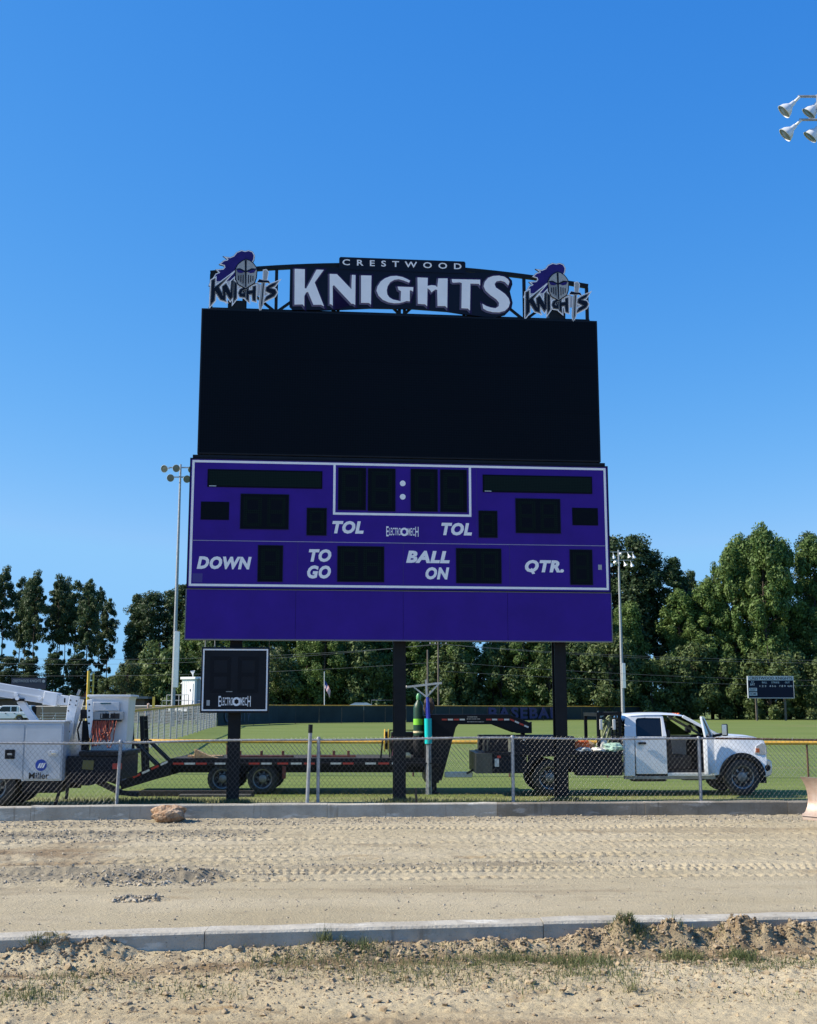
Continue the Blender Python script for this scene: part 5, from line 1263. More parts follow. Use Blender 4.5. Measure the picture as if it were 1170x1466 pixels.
kn = MB().prism([at_bt(*p) for p in ((103,995.5),(117,998),(111,1028),(109,1048),(104,1064),(97,1064),(99,1030),(100,1015))], .66, .72).build('knuckle_arm', M_PAINTW, bt, bevel=.008)
for px_, py_, r_ in ((103,1035,.04),(104.5,1003,.018),(113,1004,.018),(112,1010,.018),(102,1018,.018),(99.5,1048,.02),(104,1047,.025),(99,1052,.025),(103.5,1009,.016)):
    p_ = at_bt(px_,py_); MB().lathe([(0,0),(r_,0),(r_,.003),(0,.003)], 10, 'y', (p_[0], .656, p_[1])).build('pin_hole', mat('dark_bore', (.06,.05,.055), .6, 0, .3, 9), kn)
MB().prism([at_bt(*p) for p in ((103,1000),(116,1002),(110,1030),(103,1064),(97,1064),(99,1030))], 1.12, 1.18).build('knuckle_arm', M_PAINTW, bt)
MB().bar((*[at_bt(111,996)[0], .85, at_bt(111,996)[1]],),(at_bt(114,988)[0], .85, at_bt(114,988)[1]), .05).build('boom_stub', M_GREYV, bt)
MB().bar((at_bt(116,998)[0], .9, at_bt(116,998)[1]),(at_bt(121,997)[0], .9, at_bt(121,997)[1]),.03).bar((at_bt(121,998)[0], .9, at_bt(121,998)[1]),(at_bt(122,991)[0], .9, at_bt(122,991)[1]),.03).build('control_lever', M_RUSTRAIL, bt)
a_, b_ = at_bt(29,1003), at_bt(55,1034)
MB().bar((a_[0],.9,a_[1]),(b_[0],.9,b_[1]-.05),.15,.16).build('boom_rest', M_PAINTG, bt, bevel=.01)
MB().box(a_[0]-.12,a_[0]+.14,.72,1.1,a_[1]-.02,a_[1]+.04).build('boom_cradle', M_BLACK, bt)
# bucket
x0, x1 = at_bt(127,0)[0], at_bt(186,0)[0]; zt, zb = at_bt(0,995)[1], at_bt(0,1076)[1]
bk = loft([[(x0+i_, .85+i_, zz), (x1-i_, .85+i_, zz), (x1-i_, 1.75-i_, zz), (x0+i_, 1.75-i_, zz), (x0+i_, .85+i_, zz)] for zz, i_ in ((zt-.04,.0),(zt-.10,.03),(zt-.14,.035),(1.6,.055),(zb,.085))])
bk.add([(x0+.085,.935,zb),(x1-.085,.935,zb),(x1-.085,1.665,zb),(x0+.085,1.665,zb)], [(0,1,2,3)])
bo = bk.build('bucket', M_PAINTW, bt, smooth=True, ang=30)
rim = MB()
for (a, b, c, d) in ((x0-.03,x1+.03,.82,.88),(x0-.03,x1+.03,1.72,1.78),(x0-.03,x0+.03,.88,1.72),(x1-.03,x1+.03,.88,1.72)): rim.box(a,b,c,d,zt-.05,zt)
rim.build('bucket_rim', M_PAINTW, bo, bevel=.01)
MB().box(x0+.12, x1-.22, .78, .85, zt-.36, zt-.16).build('valve_cover', M_PAINTG, bo, bevel=.012)
MB().box(x0+.08, x1-.12, .76, .86, zt-.56, zt-.38).build('valve_block', M_GREYV, bo, bevel=.008)
MB().box(x0+.30, x1-.20, .755, .78, zt-.54, zt-.42).build('valve_opening', M_DARKINT, bo)
for k in range(4): MB().tube([(x0+.34+.09*k,.735,zt-.52),(x0+.345+.09*k,.72,zt-.40)], .011, 6).build('control_lever', M_BLACK if k % 2 else M_GALV, bo)
MB().box(x0+.29, x0+.52, .765, .78, zt-.21, zt-.18).build('instruction_label', mat('label_teal', (.02,.09,.12), .5), bo)
MB().box(x0+.02, x1-.16, .75, .87, zt-.60, zt-.57).build('hose_tray', M_BLACK, bo)
MB().prism([(x0-.01,zt-.12),(x0+.12,zt-.10),(x0+.15,zt-.55),(x0+.12,zt-.86),(x0+.09,zt-.98),(x0+.02,zt-.5)], .70, .76).build('lift_bracket', mat('bright_white_paint', (.8,.8,.79), .35), bo, bevel=.008)
for k in range(4): MB().lathe([(0,0),(.022,0),(.022,.003),(0,.003)], 10, 'y', (x0+.055+.004*k, .696, zt-.22-.14*k)).build('bracket_hole', M_BLACK, bo)
hr_ = random.Random(5)
for k in range(13):
    xa = x0+.12+.04*k+hr_.uniform(-.01,.01); xb = xa+hr_.uniform(.05,.28)*(-1 if k > 7 else 1); dp = hr_.uniform(.28,.62)
    pts = [(xa + (xb-xa)*t + hr_.uniform(-.012,.012), .70 - .06*math.sin(pi*t) + .05*hr_.random(), zt-.58 - dp*math.sin(pi*t)**.7) for t in np.linspace(0, 1, 11)]
    MB().tube(pts, .013, 6).build('air_hose', M_HOSE if k % 5 else mat('red_hose', (.30,.04,.03), .5), bo, smooth=True)
for k in range(7): MB().tube([(x0+.16+.08*k,.76,zt-.57),(x0+.15+.08*k,.73,zt-.74)], .018, 8).build('hose_coupling', M_BLACK, bo)
MB().tube([(x0-.12,.8,1.95),(x0-.20,.78,1.7),(x0-.15,.78,1.45),(x0+.1,.76,1.4),(x0+.2,.75,1.6)], .022, 7).build('black_cable', M_BLACK, bo, smooth=True)
MB().box(x0-.16, x0-.02, .8, 1.1, 1.95, 2.15).build('lamp_box', M_BLACK, bo, bevel=.01)
MB().box(x0-.12, x0+.02, .85, 1.1, 1.24, 1.9).build('bucket_mount', M_BLACK, bo, bevel=.02)
MB().box(x0+.2, x1-.1, .95, 1.6, 1.24, zb).build('bucket_seat', M_BLACK, bo)
# ================================================================== OUTFIELD FENCES
def gzf(x, y): return float(gz(x, y))
def capped_fence(name, line, hgt, label, postgap, cap_r, screen, mesh=True, postm=None, capm=None):
    root = empty(name, (line[0][0], line[0][1], 0)); tag(root, label, 'fence')
    ox, oy = line[0]
    L = [0]; 
    for a, b in zip(line[:-1], line[1:]): L.append(L[-1] + math.hypot(b[0]-a[0], b[1]-a[1]))
    def P(s):
        x = float(np.interp(s, L, [p[0] for p in line])); y = float(np.interp(s, L, [p[1] for p in line]))
        return x - ox, y - oy, gzf(x, y)
    n = max(1, round(L[-1]/postgap))
    pm = None
    for i in range(n+1):
        x, y, z = P(L[-1]*i/n)
        if pm is None: pm = MB().tube([(0,0,-.2),(0,0,hgt-.02)], .03 if hgt < 1.4 else .04, 8).build('post', postm or M_RUSTRAIL, root, smooth=True); p = pm
        else: p = share(pm)
        p.location = (x, y, z)
    k = max(2, int(L[-1]/2.0)); pts = []
    for i in range(k+1):
        x, y, z = P(L[-1]*i/k); pts.append((x, y, z+hgt))
    MB().tube(pts, cap_r, 8).build('safety_cap', capm or M_YELLOWF, root, smooth=True)
    if screen:
        s0, s1 = screen[0]*L[-1], screen[1]*L[-1]; kk = max(2, int((s1-s0)/3))
        mb = MB(); 
        for i in range(kk):
            a = P(s0+(s1-s0)*i/kk); b = P(s0+(s1-s0)*(i+1)/kk - .03)
            d = Vector((b[0]-a[0], b[1]-a[1], 0)).normalized(); nn = Vector((d.y, -d.x, 0))*.07
            vs = []
            for q in (a, b):
                for off in (nn, nn*1.25): vs += [(q[0]+off.x, q[1]+off.y, q[2]+.05), (q[0]+off.x, q[1]+off.y, q[2]+hgt-.05)]
            MB().add(vs, [(0,4,5,1),(2,3,7,6),(1,5,7,3),(0,2,6,4),(0,1,3,2),(4,6,7,5)]).build('windscreen_panel', M_SCREEN, root)
    if mesh:
        # wire mesh as slim diagonal bars
        V = []; F = []; r = .0035 if hgt < 1.4 else .006; st = .13 if hgt < 1.4 else .28
        s = 0
        while s < L[-1]:
            for sg in (1, -1):
                s2 = s + sg*hgt/1.2
                if s2 < 0 or s2 > L[-1]: continue
                a = P(s); b = P(s2); o = len(V)
                A = Vector((a[0], a[1], a[2]+.03)); Bv = Vector((b[0], b[1], b[2]+hgt-.03))
                for e in (A, Bv): V += [tuple(e+Vector((0,-r,0))), tuple(e+Vector((r,0,r))), tuple(e+Vector((-r,r,-r)))]
                F += [(o, o+1, o+4, o+3), (o+1, o+2, o+5, o+4), (o+2, o, o+3, o+5)]
            s += st
        o = npmesh('woven_wire', np.array(V), np.array(F), M_GALVD, False, root); tag(o, kind='stuff')
    return root
capped_fence('yellow_capped_fence', [(-11.3,40.5),(-8.9,39),(-1.88,38),(1.6,37.6),(11.8,36.6),(24,36.0)], 1.05, 'low chain link fence with fat yellow cap behind the parked vehicles', 3.05, .058, None)
capped_fence('side_fence', [(-11.3,40.6),(-11.7,45),(-12.1,52),(-13.7,68),(-14.9,85),(-16.9,105.9)], 1.95, 'tall chain link fence with yellow cap curving away beside the booth', 3.0, .06, None, postm=M_GALVD)
farline = [(-16.9,106),(-13.7,128),(0,139),(21.2,170),(46,188),(72,212),(110,235)]
ff = capped_fence('outfield_fence', farline, 1.93, 'far outfield fence with yellow cap and dark windscreen carrying purple letters', 6.0, .055, (0, .50), mesh=False)
V = None
capped_fence('backstop_fence', [(-95,165),(-60,158),(-42,150),(-26,132)], 1.9, 'dark screened fence beyond the infield behind the far pickup', 6.0, .05, (0, 1), mesh=False, capm=M_GREYV)
# lettering on the windscreen, laid along the fence line
def on_line(px_a, px_b, z0, z1, body, m, bold):
    (xa, ya), (xb, yb) = px_a, px_b; L = math.hypot(xb-xa, yb-ya); ang = math.atan2(yb-ya, xb-xa)
    o = text(body, (0, z0, L, z1), m, ff, 0, bold=bold, thick=.02, space=1.15, name='fence_lettering')
    o.location = (xa-farline[0][0] + .13*sin(ang), ya-farline[0][1] - .13*cos(ang), .55); o.rotation_euler = (0, 0, ang)
on_line((10.1,153.6),(22.1,170.4),.28,1.78,'BASEBALL',M_PURPD,.03)
on_line((-16.55,107.8),(-14.5,123.5),.35,1.6,'CRESTWOOD',M_PURPG,.02)
sw_ = [(0,.62),(.18,.28),(.5,.10),(.9,.14),(2.4,.72),(1.1,.42),(.62,.38),(.40,.55),(.33,.95),(.12,.85)]
so_ = plate('swoosh_mark', [(a*1.0, b*1.2+.2) for a, b in sw_], M_GREYV, ff, -.2, .02); so_.location = (27.0-farline[0][0], 173.5-farline[0][1], .55); so_.rotation_euler = (0,0,R(36))

# ================================================================== LIGHT POLES
def flood(parent, loc, aim, s=1.0):
    """reflector lamp: bowl with glass, neck and ballast stub; opens along aim"""
    mb = MB(); mb.lathe([(.05,-.34),(.09,-.30),(.11,-.12),(.19,-.02),(.27,.10),(.31,.24),(.325,.26),(.31,.265)], 18, 'z', cap=False)
    o = mb.build('lamp_head', M_LAMP, parent, smooth=True, ang=60)
    MB().lathe([(.31,.235),(.2,.24),(0,.25)], 18, 'z').build('lamp_lens', M_LAMPG, o, smooth=True)
    MB().lathe([(.045,-.62),(.055,-.60),(.055,-.35),(.04,-.33)], 10, 'z').build('lamp_neck', M_LAMP, o, smooth=True)
    o.location = loc; o.scale = (s, s, s); o.rotation_euler = Vector(aim).to_track_quat('Z', 'Y').to_euler()
    return o
def light_pole(loc, hgt, arms, r0, r1, label, aims, lamp_s=1.0, boxz=None, armhw=1.9, rz=0.0):
    root = empty('light_pole', loc, rz, label, 'light pole', 'stadium light poles')
    mb = MB(); mb.tube([(0,0,-.3),(0,0,hgt*.33),(0,0,hgt*.66),(0,0,hgt)], [r0, r0*.67+r1*.33, r0*.34+r1*.66, r1], 14)
    for f in (.33,.66): mb.lathe([((r0*(1-f)+r1*f)*1.02,-.12),((r0*(1-f)+r1*f)*1.12,.0),((r0*(1-f)+r1*f)*1.02,.12)], 14, 'z', (0,0,hgt*f))
    mb.build('mast', M_GALVD, root, smooth=True)
    for k, (z, xsl) in enumerate(arms):
        MB().box(-armhw, armhw, -.06, .06, z-.05, z+.05).build('cross_arm', M_GALVD, root)
        for i, x in enumerate(xsl):
            aim = aims[(i+k) % len(aims)]
            A = Vector(aim).normalized()
            flood(root, tuple(Vector((x, -.1, z-.10)) + A*.62*lamp_s), aim, lamp_s)
    if boxz: MB().box(-.0, .45, -.35, -.1, boxz[0], boxz[1]).build('ballast_cabinet', M_LAMP, root, bevel=.02)
    return root
light_pole((-21.15,108,.5), 24.0, [(23.7,(-1.0,-.1,.75)),(22.8,(-.6,.35,.9))], .20, .09, 'tall steel light pole rising beside the big scoreboard with six round lamps', [(-.35,-1,-.25),(-.1,-1,-.2),(.5,-.9,-.3),(.6,-.2,-.9)], 1.1, (3.5,8.5), 1.1)
light_pole((30.4,170.5,.55), 24.3, [(24.0,(-1.7,-.8,.5,1.3,2.0)),(22.8,(-1.3,-.2,.7,1.7))], .28, .12, 'slim steel light pole in front of the dark pines near the baseball scoreboard', [(.3,.2,-.9),(.2,.3,-.9),(-.2,.9,-.2),(.3,-.2,-.9)], .95, (4.5,8.0), 2.2)
light_pole((-64.2,180,.55), 21.5, [(20.9,(-1.8,-.6,.6,1.4)),(19.8,(-1.2,.2,1.1))], .28, .12, 'light pole half hidden by pines at the edge of the stand behind the bucket truck', [(.5,-.8,-.4),(.3,-.9,-.4)], 1.2, None, 2.0)
# near tall pole whose lamps reach into the frame
lp2 = empty('light_pole', (17.6,45,0), 0, 'tall near light pole whose white lamps hang high in the open sky', 'light pole', 'stadium light poles')
MB().tube([(0,0,-.3),(0,0,14),(0,0,27.2)], [.3,.22,.13], 16).build('mast', M_GALV, lp2, smooth=True)
for z in (26.70, 25.68):
    MB().tube([(-1.72,-.05,z),(1.72,-.05,z)], .055, 8).build('cross_arm', M_GALVD, lp2, smooth=True)
    for x, aim in ((-1.66,(-.72,.16,-.66)),(-.72,(-.62,.22,-.72)),(.72,(.3,.4,-.7)),(1.66,(.5,.4,-.7))):
        A = Vector(aim).normalized(); flood(lp2, tuple(Vector((x,-.08,z-.03)) + A*.62*1.0), aim, 1.0)
MB().tube([(-.98,-.09,25.68),(-.98,-.09,26.75)], .03, 6).tube([(.98,-.09,25.68),(.98,-.09,26.75)], .03, 6).build('arm_tie', M_GALV, lp2)

# ================================================================== SMALL BUILDINGS, POLES, SIGNS FAR OFF
# announcer booth on a platform
bt2 = empty('announcer_booth', (-22.5,126,.55), R(-28), 'small white booth with door on a railed platform beside a tall light pole', 'booth')
MB().box(-.9,.75,-.9,.9,1.95,4.6).build('wall', M_SHED, bt2)
for k in range(6): MB().box(-.88+.27*k,-.85+.27*k,-.915,-.902,1.96,4.58).build('wall_batten', M_SHED, bt2)
MB().box(-1.05,.92,-1.05,1.05,4.61,4.86).build('roof', M_SHED, bt2, bevel=.03)
d_ = MB().box(.0,.55,-.95,-.917,1.96,4.2).build('door', mat('door_white', (.85,.85,.84), .5), bt2)
MB().box(.18,.30,-.965,-.951,3.35,3.62).build('door_window', M_GLASS, d_)
MB().prism([(-1.0,4.2),(-.91,4.25),(-.91,4.4),(-1.25,4.15)], -.8, .6).build('awning', M_SHED, bt2)
MB().box(.76,1.5,-.5,1.2,1.95,4.75).build('annexe', mat('annexe_grey', (.22,.25,.27), .7), bt2)
MB().box(-2.2,1.5,-1.9,1.2,1.55,1.90).build('platform', mat('grey_deck', (.16,.16,.17), .8), bt2)
MB().box(-1.75,.65,-1.95,-1.905,1.32,1.60).build('fascia_board', M_SHED, bt2)
rl2 = MB()
for x in (-2.1,-1.3,-.5,.2,.75): rl2.bar((x,-1.85,1.9),(x,-1.85,3.0),.06)
rl2.bar((-2.1,-1.85,3.0),(.75,-1.85,3.0),.06); rl2.bar((-2.1,-1.85,2.45),(.75,-1.85,2.45),.04); rl2.build('railing', mat('grey_rail', (.25,.26,.28), .5), bt2)
for x in (-2.1,-.4,1.3):
    for y in (-1.8, 1.0): MB().box(x-.09,x+.09,y-.09,y+.09,-.2,1.55).build('platform_post', M_POLEW, bt2)
fl_ = flood(bt2, (-.1,-.2,5.3), (.1,-.3,1), .75)
# foul poles
fp = empty('foul_pole', (-26.7,100,.5), 0, 'pair of yellow foul pole tubes standing behind the bucket', 'foul pole')
MB().tube([(0,0,-.3),(0,0,4.75)], .12, 10).tube([(.38,0.1,-.3),(.38,.1,4.55)], .07, 10).build('pole', mat('foul_yellow', (.62,.42,.06), .5, 0, .1, 2), fp, smooth=True)
for k in range(9): MB().box(.0,.38,-.02,.02,.4+.5*k,.44+.5*k).build('wing_rung', mat('foul_yellow', (.6,.4,.05)), fp)
MB().box(5.4,5.6,-.05,.05,0,2.6).build('short_post', MATS['foul_yellow'], fp)
# flagpole and flag
fg = empty('flagpole', (-10.45,150,.55), 0, 'white flagpole rising above the outfield fence', 'flagpole')
MB().tube([(0,0,-.2),(-.1,0,6.1)], [.06,.04], 8).build('pole', M_LAMP, fg, smooth=True); MB().lathe([(0,0),(.07,.07),(0,.14)], 8, 'z', (-.1,0,6.1)).build('finial', M_CHROME, fg)
nxx, nzz = 10, 13
mb = MB(); vs = []
for i in range(nxx+1):
    for j in range(nzz+1):
        s = i/nxx; t = j/nzz
        x = .02 + .75*s**.9*(1-.15*t); z = 5.1 - .62*t*1.55 - 1.25*s**1.1 ; y = .10*math.sin(6*s+2*t)
        vs.append((x, y, z))
red, whi, blu = [], [], []
for i in range(nxx):
    for j in range(nzz):
        q = (i*(nzz+1)+j, (i+1)*(nzz+1)+j, (i+1)*(nzz+1)+j+1, i*(nzz+1)+j+1)
        if i < 4 and j < 7: blu.append(q)
        elif j % 2 == 0: red.append(q)
        else: whi.append(q)
mb.v = vs; mb.f = red+whi+blu; mb.mi = [0]*len(red)+[1]*len(whi)+[2]*len(blu)
fo = mb.build('flag', [mat('flag_red', (.45,.03,.05), .8), mat('flag_white', (.75,.75,.75), .8), mat('flag_blue', (.03,.05,.22), .8)], None, smooth=True)
fo.location = (-10.5,150,.55); tag(fo, 'red white and blue flag drooping from the white flagpole', 'flag')
# utility poles and wires
def upole(x, y, h_, arm, label):
    u = empty('utility_pole', (x,y,gzf(x,y)), 0, label, 'utility pole', 'utility poles along the wood edge')
    MB().tube([(0,0,-.3),(0,0,h_)], [.15,.10], 8).build('shaft', M_POLEW, u, smooth=True)
    if arm:
        MB().box(-1.2,1.2,-.06,.06,h_-.55,h_-.42).build('cross_arm', M_POLEW, u)
        for k in (-1.1,-.4,.4,1.1): MB().lathe([(.05,0),(.06,.08),(.03,.16),(0,.17)], 8, 'z', (k,0,h_-.42)).build('insulator', M_LAMP, u)
    return u
upole(4.1,165,10.9,True,'wooden utility pole with cross arm behind the outfield fence letters')
upole(2.4,150,8.9,False,'thin grey pole without cross arm in front of the wooden utility pole')
upole(80,178,11.5,True,'wooden utility pole standing well past the small baseball scoreboard')
upole(-80,170,11.5,True,'wooden utility pole at the far end of the bare pine stand')
wl_ = [((4.1,165,11.0),(80,178,9.4),.9),((4.1,165,10.9),(-80,170,10.3),1.6),((5.2,165,10.9),(80.5,178,9.0),1.0),((3.0,165,10.9),(-80.5,170,9.6),1.9),((4.1,165,8.6),(80,178,6.2),.8),((4.1,165,8.5),(-80,170,7.4),1.2),
       ((80,178,9.4),(110,185,9.8),1.0),((80,178,7.2),(110,185,7.6),.8),((80,178,6.0),(110,185,6.6),.8),((-80,170,10),(-110,165,10),1.2),((-80,170,7.6),(-110,165,7.8),1.2),((4.1,165,7.3),(80,178,5.4),.6)]
for i, (a, b, sag) in enumerate(wl_):
    pts = [tuple(Vector(a).lerp(Vector(b), t) - Vector((0,0,sag*4*t*(1-t)))) for t in np.linspace(0,1,17)]
    o = MB().tube(pts, .016, 4).build('power_line', M_WIRE); tag(o, 'overhead power line strung along the edge of the wood', 'power line', 'power lines in front of the trees')
# small baseball scoreboard
bs = empty('baseball_scoreboard', (49.8,165,.55), R(2), 'small navy baseball scoreboard on two posts behind the outfield fence', 'scoreboard')
MB().box(-3.15,3.15,-.12,.15,3.1,5.45).build('panel', M_SIGNBL, bs)
MB().box(-3.2,3.2,-.15,.18,5.46,6.05).build('header', M_SIGNGR, bs)
MB().box(-3.2,-3.152,-.15,.18,3.05,5.455).box(3.152,3.2,-.15,.18,3.05,5.455).box(-3.15,3.15,-.15,.18,3.02,3.098).build('edge_trim', M_SIGNGR, bs)
text('CRESTWOOD KNIGHTS', (-2.95,5.55,3.0,5.96), M_SIGNBL, bs, -.16, bold=.015)
for b_, r_ in (('AT',(-2.75,5.12,-2.3,5.36)),('BAT',(-2.85,4.75,-2.2,5.05)),('BALL',(-1.2,5.05,-.5,5.3)),('STRIKE',(.1,5.05,1.2,5.3)),('OUT',(2.0,5.05,2.65,5.3)),('1 2 3',(-1.55,4.55,-.65,4.80)),('4 5 6',(-.2,4.55,.7,4.80)),('7 8 9',(1.15,4.55,2.05,4.80)),('RUNS',(2.35,4.55,3.0,4.78))):
    text(b_, r_, M_SIGNGR, bs, -.127, bold=.012)
for b_, z in (('GUEST',4.05),('HOME',3.45)):
    MB().box(-3.05,-1.95,-.13,-.122,z-.07,z+.38).build('team_plate', M_SIGNGR, bs); text(b_, (-2.95,z,-2.05,z+.32), M_SIGNBL, bs, -.135, bold=.012)
for x in (-2.0,2.0): MB().box(x-.12,x+.12,.18,.42,-.3,5.5).build('post', M_POLEW, bs)
# far sign
fs_ = empty('far_sign', (-54.6,172,.55), 0, 'narrow dark sign with pale lettering showing over the boom', 'sign')
MB().box(-2.4,2.6,0,.15,4.4,6.0).build('panel', mat('sign_dark', (.02,.025,.05), .6), fs_); text('CRESTWOOD KNIGHTS', (-2.2,5.35,1.9,5.75), mat('sign_pale', (.3,.32,.36), .6), fs_, -.02, bold=.01)
MB().lathe([(0,0),(.22,0),(.22,.02),(0,.02)], 16, 'y', (2.25,-.03,5.5)).build('round_mark', MATS['sign_pale'], fs_)
for x in (-2,2.2): MB().box(x-.1,x+.1,.15,.35,-.3,5.8).build('post', M_POLEW, fs_)
# dugout shelter
dg = empty('dugout_shelter', (-5.9,149,.55), 0, 'low shelter with blue-green roof showing over the outfield windscreen', 'shelter')
MB().box(-2.4,2.3,0,3,-.2,1.3).build('wall', M_BRICK, dg); MB().box(.02,2.25,-.05,-.002,.1,1.25).build('opening', M_DARKINT, dg)
mb = MB(); mb.add([(-2.9,-.6,1.42),(2.8,-.6,1.42),(2.8,3.6,1.42),(-2.9,3.6,1.42),(-.8,1.5,2.35),(.7,1.5,2.35)], [(0,1,5,4),(1,2,5),(2,3,4,5),(3,0,4),(0,3,2,1)]); mb.build('roof', M_ROOFB, dg)
# bleachers
def bleacher(x, y, label, n=4, L=5.0, rz=0.0):
    b = empty('bleacher', (x,y,gzf(x,y)), rz, label, 'bleacher', 'aluminium bleachers around the field')
    for k in range(n): MB().box(-L/2,L/2,.6*k,.6*k+.28,.42+.32*k,.46+.32*k).build('seat_plank', M_BLEACH, b); 
    mb = MB()
    for xx in (-L/2+.3,0,L/2-.3):
        mb.bar((xx,.14,0),(xx,.14,.42),.06); mb.bar((xx,.6*(n-1)+.14,0),(xx,.6*(n-1)+.14,.42+.32*(n-1)),.06); mb.bar((xx,.1,.3),(xx,.6*(n-1)+.2,.3+.32*(n-1)),.06)
    mb.tube([(-L/2,.6*n,1.6),(-L/2,.6*n,.42+.32*n+.7),(L/2,.6*n,.42+.32*n+.7),(L/2,.6*n,1.6)], .03, 6); mb.bar((-L/2+.1,.6*n,0),(-L/2+.1,.6*n,1.7),.05); mb.bar((L/2-.1,.6*n,0),(L/2-.1,.6*n,1.7),.05)
    mb.build('bleacher_frame', M_BLEACH, b)
bleacher(-2.6,155,'aluminium bleacher peeping over the outfield fence behind the middle post',5,4.5); bleacher(-42,142,'low aluminium bleacher beyond the knuckle of the boom',3,3.6)
bleacher(-23.5,122.5,'aluminium bleacher under the announcer booth',4,4.2)
# brick field house, far left
fh = empty('field_house', (-58,172,.55), R(3), 'long low brown brick building beyond the far pickup', 'building')
MB().box(-22,20,0,9,-.2,3.0).build('wall', mat('brown_brick', (.11,.075,.065), .9, 0, .25, 1.5), fh); MB().box(-22.6,20.6,-.8,9.6,3.02,3.35).build('roof', mat('grey_roof', (.16,.16,.17), .7), fh)  # wall in one brown brick tone, varied by noise
for k in range(7): w_ = MB().box(-18+5*k,-16.4+5*k,-.06,-.004,1.2,2.3).build('window', M_GLASS, fh); MB().box(-18.1+5*k,-16.3+5*k,-.10,-.004,1.10,1.19).build('sill', M_CONC, w_)
# yellow post and dark material heap near the side fence
# far white pickup
fv = empty('far_pickup', (-47.6,149,.55), R(0), 'white four door pickup with canopy parked far behind the boom', 'pickup')
MB().prism([(.95,.45)] + arch(-.55,.40,.48,10,170,10) + [(-1.2,.42),(-3.2,.42)] + arch(-4.15,.40,.48,10,170,10) + [(-5.1,.45),(-5.2,.75),(-5.1,1.05),(-3.9,1.15),(.95,1.15)], 0, 1.9).build('body', M_PAINT, fv, bevel=.04)
MB().prism([(-.72,1.155),(-.72,1.95),(-.85,2.0),(-2.6,2.0),(-3.0,1.9),(-3.75,1.16)], .1, 1.8).build('cab', M_PAINT, fv, bevel=.04)
MB().prism([(.92,1.155),(.85,1.98),(.75,2.02),(-.60,2.02),(-.66,1.155)], .08, 1.82).build('canopy', M_PAINT, fv, bevel=.03)
for q in ([(-1.6,1.25),(-.95,1.25),(-.95,1.85),(-1.6,1.85)], [(-3.3,1.25),(-1.75,1.25),(-1.75,1.85),(-2.75,1.85)]): MB().prism(q, .08, .099).build('side_window', M_GLASS, fv)
for q in ([(-.5,1.30),(.15,1.30),(.15,1.85),(-.5,1.85)], [(.22,1.30),(.72,1.30),(.70,1.85),(.22,1.85)]): MB().prism(q, .06, .079).build('canopy_window', mat('canopy_tint', (.05,.03,.035), .15), fv)
MB().box(.93,1.02,.2,1.7,.5,1.9).build('tail_gate', M_BLACK, fv); MB().box(-.9,.95,-.01,-.001,.86,.92).build('body_stripe', M_GREYV, fv)
for x in (-1.15,-2.25): MB().box(x-.09,x+.09,-.03,-.001,.98,1.06).build('door_handle', M_BLACK, fv)
MB().box(-3.1,-1.25,.0,.1,.30,.40).build('running_board', M_GREYV, fv); MB().bar((-2.5,.3,2.06),(-.2,.3,2.06),.05).bar((-2.5,1.6,2.06),(-.2,1.6,2.06),.05).build('roof_rack', M_BLACK, fv)
for x in (-.55,-4.15): wheel(fv, x, .12, .38, .38, .24, .05); wheel(fv, x, 1.78, .38, .38, .24, .05, far=True)

